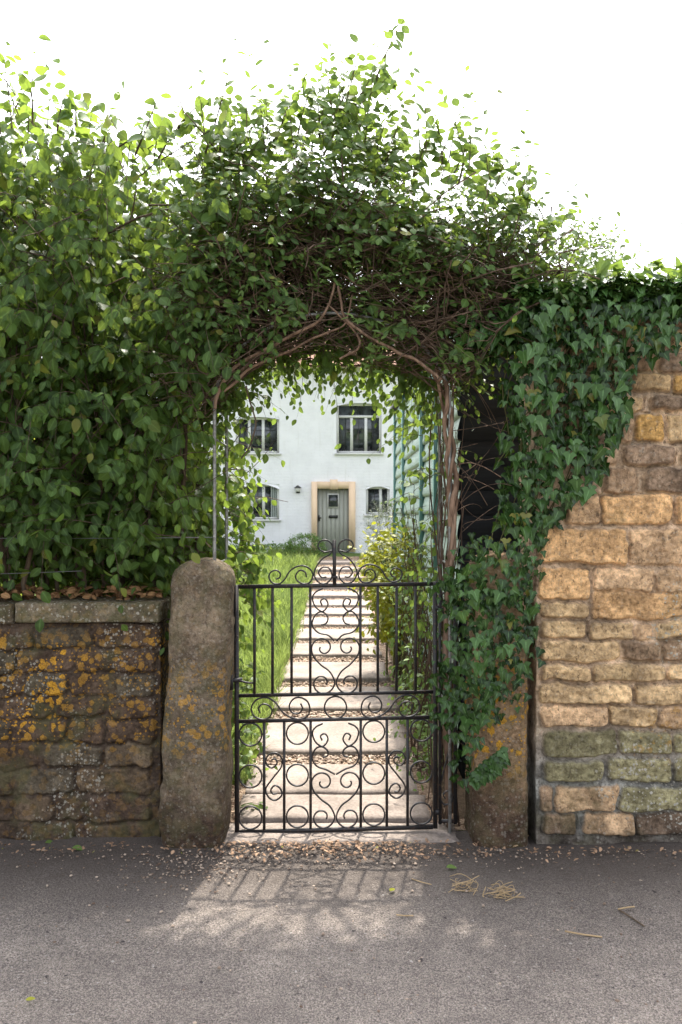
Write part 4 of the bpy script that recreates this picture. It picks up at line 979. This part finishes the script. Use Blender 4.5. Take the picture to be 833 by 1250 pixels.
# climber filling the right side of the opening
n = 46; b = np.stack([rng.uniform(.40, .60, n), rng.uniform(4.0, 4.55, n), rng.uniform(.9, 2.25, n)], -1); b[:, 0] -= .12*np.clip(b[:, 2]-1.7, 0, .5)
d = unit(np.stack([-.35+rng.normal(0, .4, n), rng.normal(0, .4, n), rng.normal(.1, .5, n)], -1))
sprigs(f, s, b, d, rng.uniform(.12, .3, n), 6, .050, T_OV, droop=.4, var=(.3, 1), down=.6, face=(-.2, -.6, .6), facer=.5)
b = arch_pts(260, (.36, .92), 1., 3.60, 3.70); b = b[fbm(b*np.array([4.5, 3, 4.5]), 2, 47) > -.05]; n = len(b)
d = unit(np.stack([rng.normal(.1, .6, n), -.5+rng.normal(0, .3, n), rng.normal(.1, .5, n)], -1))
sprigs(f, s, b, d, rng.uniform(.12, .26, n), 7, rng.uniform(.04, .062, n), T_OV, droop=.3, var=(.1, .9), down=.4, face=(0, -.7, .7), facer=.45)
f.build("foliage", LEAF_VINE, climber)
# bright fresh shoots in front of the dark tangle
fr = [(448, 372, 492, 315), (440, 370, 425, 325), (470, 352, 495, 305), (455, 400, 522, 368), (470, 395, 430, 385), (475, 430, 478, 370), (462, 450, 452, 390), (500, 390, 520, 362), (450, 460, 470, 410), (355, 330, 385, 300), (345, 345, 310, 380), (380, 330, 415, 300), (330, 320, 300, 345), (372, 360, 350, 400), (400, 310, 440, 298), (325, 300, 355, 275), (290, 330, 270, 300), (350, 410, 330, 375), (410, 345, 395, 318), (520, 330, 545, 300), (560, 320, 590, 300), (270, 265, 300, 245), (240, 250, 275, 230), (375, 355, 400, 335), (435, 345, 462, 330), (575, 260, 605, 245), (540, 250, 565, 225)]
b = np.array([P(q[0], q[1], 3.70) for q in fr]); e = np.array([P(q[2], q[3], 3.58) for q in fr])
sprigs(fs, s, b, e-b, np.linalg.norm(e-b, axis=1)*1.1, 9, .056, T_LA, droop=.12, var=(.2, 1), down=.1, face=(0, -.75, .6), facer=.4, opposite=True, r=.0016)
tall = [(300, 215, 285, 105), (325, 200, 318, 110), (360, 190, 372, 95), (470, 200, 500, 135), (505, 215, 528, 140), (560, 225, 575, 165), (625, 260, 645, 212), (650, 285, 682, 250), (440, 170, 436, 70), (395, 190, 470, 40), (455, 110, 488, 5), (425, 150, 452, 80), (390, 170, 392, 90), (335, 180, 352, 120), (418, 150, 410, 75), (540, 200, 541, 140), (600, 215, 603, 185)]
b = np.array([P(q[0], q[1], 3.92) for q in tall]); e = np.array([P(q[2], q[3], 3.88) for q in tall])
sprigs(fs, s, b, e-b, np.linalg.norm(e-b, axis=1), 11, .082, T_OV, droop=.03, var=(0, .8), down=.7, face=(0, -.8, .3), facer=.5, r=.006, opposite=True)
fs.build("bright_leaves", LEAF_SHOOT, climber)
s.build("green_stems", GREENSTEM, climber)
# dry twig tangle under the leaves
b = arch_pts(2200, (.42, 1.0), 1.2, 3.64, 4.08); b = b[fbm(b*np.array([3.4, 3, 3.4]), 2, 37) > -.12-.25*rng.uniform(0, 1, len(b))]; n = len(b); t = np.linspace(0, 1, 9)
d = unit(np.stack([rng.normal(0, 1, n), rng.normal(0, .35, n), rng.normal(0, .45, n)], -1)); cv = rnd(n, .55)
L = rng.uniform(.12, .55, n)[:, None, None]
pts = b[:, None]+(d[:, None]*(t-.5)[None, :, None]+cv[:, None]*((t-.5)**2)[None, :, None]*1.2)*L+rng.normal(0, .006, (n, 9, 3)).cumsum(1)
pts[..., 2] = np.maximum(pts[..., 2], np.interp(pts[..., 0]/3.9*FPX+CX, [q[0] for q in A_BOT], [CAMZ-(q[1]-CY)/FPX*3.9 for q in A_BOT])-.03)
tw.add(pts, rng.uniform(.0012, .0038, n)[:, None]*np.linspace(1.2, .6, 9)[None])
# long reddish runners sweeping to the right over the dark shed end
n = 70; y0 = rng.uniform(350, 430, n); b = np.stack([wx(rng.uniform(440, 560, n), 3.75), rng.uniform(3.68, 3.9, n), CAMZ-(y0-CY)/FPX*3.75], -1)
d = np.stack([rng.uniform(.2, .48, n), rng.normal(0, .08, n), np.minimum(rng.normal(-.04, .10, n), .03)], -1); cv = rnd(n, .10)
pts = b[:, None]+d[:, None]*t[None, :, None]+cv[:, None]*(t*t-t)[None, :, None]*1.5
tw.add(pts, rng.uniform(.0014, .003, n)[:, None]*np.linspace(1.1, .6, 9)[None])
tw.build("twigs", TWIG, climber)
# main woody stems
def woody(pts, r0, r1, name="stem", mat=VINEWOOD, parent=climber, sub=7):
    c = catmull(pts, sub); c = c+.006*np.stack([fbm(c*14, 2, 3), fbm(c*14, 2, 5), fbm(c*14, 2, 7)], -1)
    V, F = tube(c, np.linspace(r0, r1, len(c))*(1+.18*fbm(c*20, 2, 9)), 9); return build(name, V, F, mat, parent, smooth=True)
Ya = 3.66
woody([P(x, y, Ya) for x, y in ((262, 500), (266, 484), (276, 462), (300, 440), (345, 415), (385, 395), (402, 370), (408, 345))], .0085, .006, mat=VINEWOOD)
woody([P(x, y, Ya+.03) for x, y in ((270, 480), (310, 448), (360, 425), (395, 408), (420, 395), (430, 360))], .007, .004, mat=VINEWOOD)
woody([P(x, y, Ya-.02) for x, y in ((412, 350), (420, 385), (440, 405), (475, 425), (510, 440), (538, 465))], .006, .008, mat=VINEWOOD)
woody([P(x, y, Ya) for x, y in ((415, 440), (440, 420), (420, 390), (398, 372))], .006, .004, mat=VINEWOOD)
woody([P(x, y, Ya+.05) for x, y in ((300, 470), (308, 500), (312, 520), (304, 545), (295, 560))], .0045, .003, mat=BARK)
woody([P(x, y, 3.9) for x, y in ((100, 300), (180, 262), (240, 250), (310, 240), (345, 262))], .006, .003, mat=BARK)
# twisted pair on the right leg of the arch
for ph, r0, mt in ((0, .013, VINEWOOD), (2.2, .011, VINEWOOD), (4.2, .010, BARK)):
    q = []
    for t_ in np.linspace(0, 1, 26):
        py = 700-(700-455)*t_; cx_ = 549+4*math.sin(t_*5)-10*max(0, t_-.85)/.15
        amp = (5 if t_ > .35 else 2.5)
        a = ph+t_*13
        p = P(cx_+amp*math.cos(a), py, 3.80); p[1] += .022*math.sin(a); q.append(p)
    woody([P(548, 1010, 3.86), P(546, 900, 3.84), P(545, 790, 3.82)]+q+[P(525, 440, 3.80), P(500, 425, 3.82)], r0*1.15, r0*.75, sub=3)
s2 = Stems(); n = 24; k = 14; t = np.linspace(0, 1, k); a = rng.uniform(0, 6, n)
x0 = rng.uniform(.49, .58, n); pts = np.stack([x0[:, None]+.03*np.sin(a[:, None]+t[None]*rng.uniform(4, 14, (n, 1)))+.03*(t[None]-.5)*rng.normal(0, 1, (n, 1)), rng.uniform(3.86, 4.2, n)[:, None]+.03*np.cos(a[:, None]+t[None]*9), .02+t[None]*rng.uniform(1.5, 2.4, n)[:, None]], -1)
s2.add(pts, rng.uniform(.0018, .006, n)[:, None]*np.linspace(1.2, .7, k)[None]); s2.build("dry_stems", TWIG, climber)
# loose curling tendrils against the dark end of the shed
s3 = Stems(); n = 34; t = np.linspace(0, 1, 10); b = np.stack([rng.uniform(.50, .60, n), rng.uniform(3.78, 3.9, n), rng.uniform(1.2, 2.35, n)], -1)
d = np.stack([rng.uniform(.05, .30, n), rng.normal(0, .05, n), rng.normal(0, .15, n)], -1); cv = rnd(n, .16); cv[:, 1] *= .3
s3.add(b[:, None]+d[:, None]*t[None, :, None]+cv[:, None]*(t*(1-t))[None, :, None], rng.uniform(.001, .0024, n)[:, None]*np.ones((1, 10))); s3.build("tendrils", TWIG, climber)

# ================================================================== IVY
ivy = empty("ivy", (.95, 3.7, 0), label="glossy dark ivy spilling down the tall wall's end and over the right gatepost", cat="ivy")
IVY = [(575, 425), (600, 398), (630, 372), (660, 358), (700, 352), (760, 358), (840, 362), (930, 368), (925, 395), (850, 412), (825, 440), (805, 432), (798, 452), (785, 442), (772, 460), (768, 490), (770, 510), (764, 535), (752, 545), (742, 560), (738, 590), (728, 595), (712, 612), (700, 618), (688, 645), (672, 648), (662, 668), (660, 715), (656, 760), (657, 800), (650, 828), (636, 842), (628, 868), (612, 872), (600, 893), (585, 890), (580, 930), (570, 968), (556, 960), (548, 930), (540, 900), (530, 880), (533, 800), (540, 745), (528, 715), (542, 690), (560, 668), (585, 655), (606, 640), (614, 570), (616, 500), (606, 450)]
f, s = Foliage(), Stems()
def ivy_depth(px, py):
    # the ivy lies on the wall face; left of the wall's end it hangs free, lower down it covers the gatepost and the panel
    y = np.where(px > 655, 3.655, 3.67)
    y = y+np.where((px < 655) & (py < 660), .10*np.clip((655-px)/60, 0, 1), 0)
    y = np.where((py > 660) & (px < 580), 3.70+.05*np.clip((580-px)/40, 0, 1), np.where((py > 660) & (px < 656), 3.625, y))
    return y
def ivy_add(n, poly, off, sz, seed, var, thin=0.):
    px = rng.uniform(515, 930, n*5); py = rng.uniform(345, 985, n*5)
    ok = inpoly(poly, px+5*rng.normal(0, 1, n*5), py+4*rng.normal(0, 1, n*5)); px, py = px[ok][:n], py[ok][:n]
    cl = fbm(np.stack([px*.028, py*.02, px*0+seed], -1), 2, seed)
    k = cl > thin-1.2+.9*rng.uniform(0, 1, len(px))*0; px, py, cl = px[k], py[k], cl[k]
    Y = ivy_depth(px, py)-off-.055*cl-rng.uniform(0, .035, len(px))
    pos = np.stack([(px-CX)/FPX*Y, Y, CAMZ-(py-CY)/FPX*Y], -1); m_ = len(pos)
    d = unit(np.stack([rng.normal(0, .42, m_), -.30+rng.normal(0, .25, m_), np.full(m_, -1.)], -1))
    nn = np.stack([rng.normal(0, .50, m_), np.full(m_, -1.), .42+rng.normal(0, .42, m_)], -1)
    size = sz*rng.uniform(.5, 1.25, m_)*np.where(py > 660, .82, 1.)
    f.add(pos-d*size[:, None]*.4, d, nn, size, T_IV, np.clip(var[0]+(var[1]-var[0])*rng.uniform(0, 1, m_)**2.0+.28*cl, 0, 1))
INNER = [(640, 385), (660, 362), (840, 368), (820, 425), (790, 432), (765, 455), (760, 530), (735, 555), (725, 590), (690, 630), (655, 660), (648, 800), (600, 880), (570, 940), (550, 880), (545, 700), (620, 650), (632, 560), (632, 450)]
ivy_add(700, IVY, -.05, 0.048, 3, (0, .15)); ivy_add(700, IVY, .0, 0.047, 5, (.0, .5)); ivy_add(540, INNER, .05, 0.052, 8, (.05, .8)); ivy_add(230, INNER, .10, 0.058, 12, (.4, 1.)); ivy_add(130, IVY, .02, .05, 15, (.1, .8))  # inner layers coloured darker, the shade of the gaps put into var
# the top of the wall, leaves lying flat and catching the sun
n = 2300; x = rng.uniform(.80, 2.4, n); y = 3.58+.54*rng.uniform(0, 1, n)**1.6; z = 2.555+.05*fbm(np.stack([x*4, y*4, x*0], -1), 2, 4)+rng.uniform(-.02, .06, n)
pos = np.stack([x, y, z], -1); d = unit(np.stack([rng.normal(0, .6, n), -.5+rng.normal(0, .5, n), -.15+rng.normal(0, .3, n)], -1)); nn = np.stack([rng.normal(0, .35, n), -.25+rng.normal(0, .35, n), np.ones(n)], -1)
f.add(pos, d, nn, .066*rng.uniform(.6, 1.2, n), T_IV, rng.uniform(.3, 1, n))
# bridge of ivy from the wall top into the arch, and a little runner on the post
n = 420; u = rng.uniform(0, 1, n); px = 560+110*u; py = 420-45*u+rng.normal(0, 14, n); Y = 3.68+rng.uniform(-.03, .25, n)
pos = np.stack([(px-CX)/FPX*3.75, Y, CAMZ-(py-CY)/FPX*3.75], -1); d = unit(np.stack([rng.normal(-.2, .5, n), -.4+rng.normal(0, .3, n), -.7+rng.normal(0, .3, n)], -1)); nn = np.stack([rng.normal(0, .4, n), np.full(n, -.7), .6+rng.normal(0, .3, n)], -1)
f.add(pos, d, nn, .058*rng.uniform(.6, 1.2, n), T_IV, rng.uniform(.1, 1, n))
RUN = [(575, 955), (590, 948), (605, 938), (617, 922), (612, 915), (598, 925), (580, 940)]
px = rng.uniform(572, 620, 400); py = rng.uniform(912, 960, 400); ok = inpoly(RUN, px, py); px, py = px[ok], py[ok]; m_ = len(px); Y = 3.625+rng.uniform(-.02, .01, m_)
pos = np.stack([(px-CX)/FPX*Y, Y, CAMZ-(py-CY)/FPX*Y], -1); d = unit(np.stack([.5+rng.normal(0, .4, m_), np.full(m_, -.25), np.full(m_, -.8)], -1))
f.add(pos, d, np.stack([rng.normal(0, .3, m_), np.full(m_, -1.), np.full(m_, .4)], -1), .05*rng.uniform(.7, 1.2, m_), T_IV, rng.uniform(.1, .8, m_))
f.build("foliage", LEAF_IVY, ivy)
f = Foliage(); n = 520; x = rng.uniform(.78, 2.4, n); y = rng.uniform(3.58, 4.1, n); pos = np.stack([x, y, 2.575+.05*fbm(np.stack([x*4, y*4, x*0], -1), 2, 4)+rng.uniform(.06, .125, n)], -1)
f.add(pos, unit(np.stack([rng.normal(0, .6, n), -.7+rng.normal(0, .4, n), .1+rng.normal(0, .45, n)], -1)), np.stack([rng.normal(0, .4, n), -.5+rng.normal(0, .4, n), np.ones(n)], -1), .055*rng.uniform(.6, 1.2, n), T_IV, rng.uniform(.3, 1, n))
f.build("bright_leaves", LEAF_SHOOT, ivy)  # lighter leaf colour stands in for sun on the wall-top ivy
n = 60; k = 9; px0 = rng.uniform(600, 800, n); py0 = np.full(n, 370.); t = np.linspace(0, 1, k)
px = px0[:, None]+t[None]*rng.uniform(-120, 10, (n, 1))+rng.normal(0, 4, (n, k)).cumsum(1); py = py0[:, None]+t[None]*rng.uniform(120, 330, (n, 1))
okk = np.array([inpoly(IVY, a, b_).mean() > .8 for a, b_ in zip(px, py)]); px, py = px[okk], py[okk]
Y = ivy_depth(px, py)+.0; s.add(np.stack([(px-CX)/FPX*Y, Y, CAMZ-(py-CY)/FPX*Y], -1), np.full(px.shape, .003))
s.build("stems", GREENSTEM, ivy)

# ================================================================== CLIMBER ON THE SHED SIDE
sc = empty("shed_climber", (.6, 5.6, 0), label="straggly climber of thin stems and bright leaves on the side of the green shed", cat="climber")
f, s = Foliage(), Stems(); n = 70; k = 10; t = np.linspace(0, 1, k)
x0 = rng.uniform(.46, .66, n); y0 = rng.uniform(4.5, 7.2, n); pts = np.stack([x0[:, None]+.05*np.sin(t*7+x0[:, None]*60), y0[:, None]+rng.normal(0, .03, (n, k)).cumsum(1), .05+t[None]*rng.uniform(.6, 1.7, n)[:, None]], -1)
s.add(pts, rng.uniform(.002, .006, n)[:, None]*np.linspace(1.2, .5, k)[None])
n = 200; i = rng.integers(0, 70, n); j = rng.integers(2, k, n); b = pts[i, j]; d = unit(np.stack([-.5+rng.normal(0, .5, n), rng.normal(0, .5, n), rng.normal(.1, .4, n)], -1))
sprigs(f, s, b, d, rng.uniform(.1, .22, n), 5, .052, T_OV, droop=.4, var=(.1, .9), down=.6, face=(-.3, -.4, .7), facer=.5)
n = 130; b = np.stack([rng.uniform(.45, .62, n), rng.uniform(4.3, 5.8, n), rng.uniform(.06, .42, n)], -1); d = unit(np.array([-.3, -.2, .6])+rnd(n, .4))
sprigs(f, s, b, d, rng.uniform(.08, .2, n), 5, .045, T_OV, droop=.4, var=(.0, .8), down=.3, face=(-.2, -.4, .8), facer=.5)
f.build("foliage", LEAF_SHOOT, sc); s.build("stems", TWIG, sc)
# plants at the left foot of the gate
lp = empty("foot_plant", (-.58, 4.15, 0), label="leafy green weeds at the back of the left gatepost beside the path", cat="plant")
f, s = Foliage(), Stems(); n = 70; b = np.stack([rng.uniform(-.66, -.50, n), rng.uniform(3.98, 4.6, n), rng.uniform(.03, .7, n)], -1); d = unit(np.array([.1, 0, .6])+rnd(n, .35))
sprigs(f, s, b, d, rng.uniform(.1, .22, n), 5, .055, T_OV, droop=.4, var=(.1, 1), down=.3, face=(.1, -.4, .8), facer=.5); f.build("foliage", LEAF_VINE, lp); s.build("stems", GREENSTEM, lp)

# ================================================================== LITTER, STRAW, WIRES
f = Foliage(); n = 900; x = np.concatenate([rng.uniform(-3.4, wx(198, 3.9), n), ]); y = rng.uniform(3.80, 4.1, n); z = ZC1+.01+rng.uniform(0, .035, n)+.25*np.clip(y-3.95, 0, 1)*0
f.add(np.stack([x, y, z], -1), unit(rnd(n)*np.array([1, 1, .35])), np.array([0, -.25, 1.])+rnd(n, .5), rng.uniform(.025, .06, n), T_OV, rng.uniform(0, 1, n)**1.6)
f.build("dead_leaves", DEAD, None, kind="stuff")
f = Foliage(); n = 420; x = rng.normal(-.02, .36, n); y = 3.69-np.abs(rng.normal(0, .07, n)); keep = (np.abs(x) < .75); x, y = x[keep], y[keep]
x2 = rng.uniform(-1.8, 2.0, 330); y2 = np.where(x2 > .6, 3.62, np.where(x2 < -.5, 3.66, 3.6))-np.abs(rng.normal(0, .05, 330)); x = np.concatenate([x, x2]); y = np.concatenate([y, y2]); n = len(x)
f.add(np.stack([x, y, .022+rng.uniform(0, .012, n)], -1), unit(rnd(n)*np.array([1, 1, .15])), np.array([0, 0, 1.])+rnd(n, .35), rng.uniform(.008, .026, n), T_OV, rng.uniform(0, 1, n)**1.3)
f.build("leaf_litter", LITTER, None, kind="stuff")
n = 380; x = rng.normal(-.62, .16, n); y = 3.58-np.abs(rng.normal(0, .16, n)); x2 = rng.uniform(-1.9, 2.0, 420); y2 = 3.62-np.abs(rng.normal(0, .08, 420)); x3 = rng.uniform(-1.6, 1.6, 260); y3 = rng.uniform(2.3, 3.6, 260); x4 = rng.normal(0, .3, 200); y4 = 3.66-np.abs(rng.normal(0, .10, 200))
x = np.concatenate([x, x2, x3, x4]); y = np.concatenate([y, y2, y3, y4]); sz = np.abs(rng.normal(.003, .0018, len(x)))+.0014
pebbles(np.stack([x, y, .004+.02*sstep(3.45, 3.75, y)], -1), sz, rng.uniform(0, 1, len(x))**1.2, "loose_grit", PEBBLE, kind="stuff")
def gp(px, py, z=.006): 
    Y = FPX*(CAMZ-z)/(py-CY); return np.array([(px-CX)/FPX*Y, Y, z])
def straw(name, c, n, spread, lab, ln_=(.05, .16), cat="straw"):
    mb = MB(); c = gp(*c)
    for _ in range(n):
        a = rng.normal(.15, .75); L = rng.uniform(*ln_); o = c+np.array([rng.normal(0, spread), rng.normal(0, spread*.7), rng.uniform(0, .022)])
        dv = np.array([math.cos(a), math.sin(a), rng.normal(0, .12)])*L/2; bend = rnd(1, .012)[0]
        mb.tube(catmull([o-dv, o+bend, o+dv], 3), rng.uniform(.0010, .0022), 5)
    tagit(mb.build(name, STRAW, None, smooth=True), lab, cat)
straw("straw_clump", (566, 1083), 15, .022, "loose sheaf of pale straw stalks on the road, the left clump of the two")
straw("straw_clump", (613, 1093), 26, .028, "tangled straw clump with a trailing end, the right clump of the two", (.03, .12))
def stick(name, pts, r, mat, lab, cat="twig"):
    mb = MB(); mb.tube(catmull([gp(x, y, z) for x, y, z in pts], 5), r, 6); tagit(mb.build(name, mat, None, smooth=True), lab, cat)
stick("twig", [(690, 1137, .012), (712, 1141, .008), (735, 1144, .006)], .0032, STRAW, "pale dry stalk lying alone on the road right of the straw clumps")
stick("twig", [(755, 1110, .006), (772, 1121, .006), (787, 1131, .006)], .003, BARK, "short dark twig on the road at right, under a pale stalk")
stick("twig", [(755, 1110, .012), (766, 1108, .012), (775, 1107, .012)], .003, STRAW, "short pale stalk lying across the dark twig at right")
stick("twig", [(484, 1117, .006), (494, 1118, .008), (505, 1118, .006)], .0024, STRAW, "thin pale straw on the road below the gate")
stick("twig", [(503, 1073, .006), (515, 1077, .008), (527, 1080, .006)], .002, STRAW, "thin straw on the road between the gate and the straw clumps")
stick("twig", [(627, 1034, .01), (637, 1029, .016), (645, 1020, .03)], .0035, STRAW, "curved pale stick lying at the foot of the ivy covered gatepost")
def fallen(pxy, size, mat, lab, ang, tmpl=T_OV, var=.7):
    f = Foliage(); p = gp(*pxy, .012); f.add(p[None], np.array([[math.cos(ang), math.sin(ang), .08]]), np.array([[0, -.25, 1.]]), np.array([size]), tmpl, np.array([var])); tagit(f.build("fallen_leaf", mat, None), lab, "leaf")
fallen((545, 1059), .05, LEAF_SHOOT, "single green leaf lying on the road below the gate's right end", .2)
fallen((476, 1088), .035, LEAF_GOLD, "small yellowing leaf on the road below the gate", .9)
fallen((31, 1221), .03, LEAF_GOLD, "small round yellow leaf on the road at lower left", .4)
fallen((55, 1029), .045, LEAF_SHOOT, "green leaf on the ground at the foot of the left wall, further from the gatepost", .5)
fallen((88, 1035), .05, LEAF_SHOOT, "green leaf on the ground at the foot of the left wall, nearer the gatepost", 0.)
# strained wires above the left wall
for (a, b, lab) in (((-300, 653), (262, 656), "upper of two thin fence wires strained through the left hedge"), ((-300, 704), (100, 697), "lower of two thin fence wires strained through the left hedge")):
    mb = MB(); A, B = P(*a, 3.74), P(*b, 3.74); mb.tube([A+(B-A)*t+np.array([0, 0, -.01*math.sin(PI*t)]) for t in np.linspace(0, 1, 12)], .0017, 5); tagit(mb.build("fence_wire", WIRE, None), lab, "wire")
mb = MB(); A = np.array([7.0, 12., 6.3]); B = np.array([3.2, 30., 11.7]); A = P(870, 205, 14.); B = P(802, 305, 26.); mb.tube([A+(B-A)*t+np.array([0, 0, -.25*math.sin(PI*t)]) for t in np.linspace(0, 1, 16)], .018, 5); tagit(mb.build("telephone_wire", WIRE, None), "thin overhead telephone wire crossing the sky at upper right", "wire")
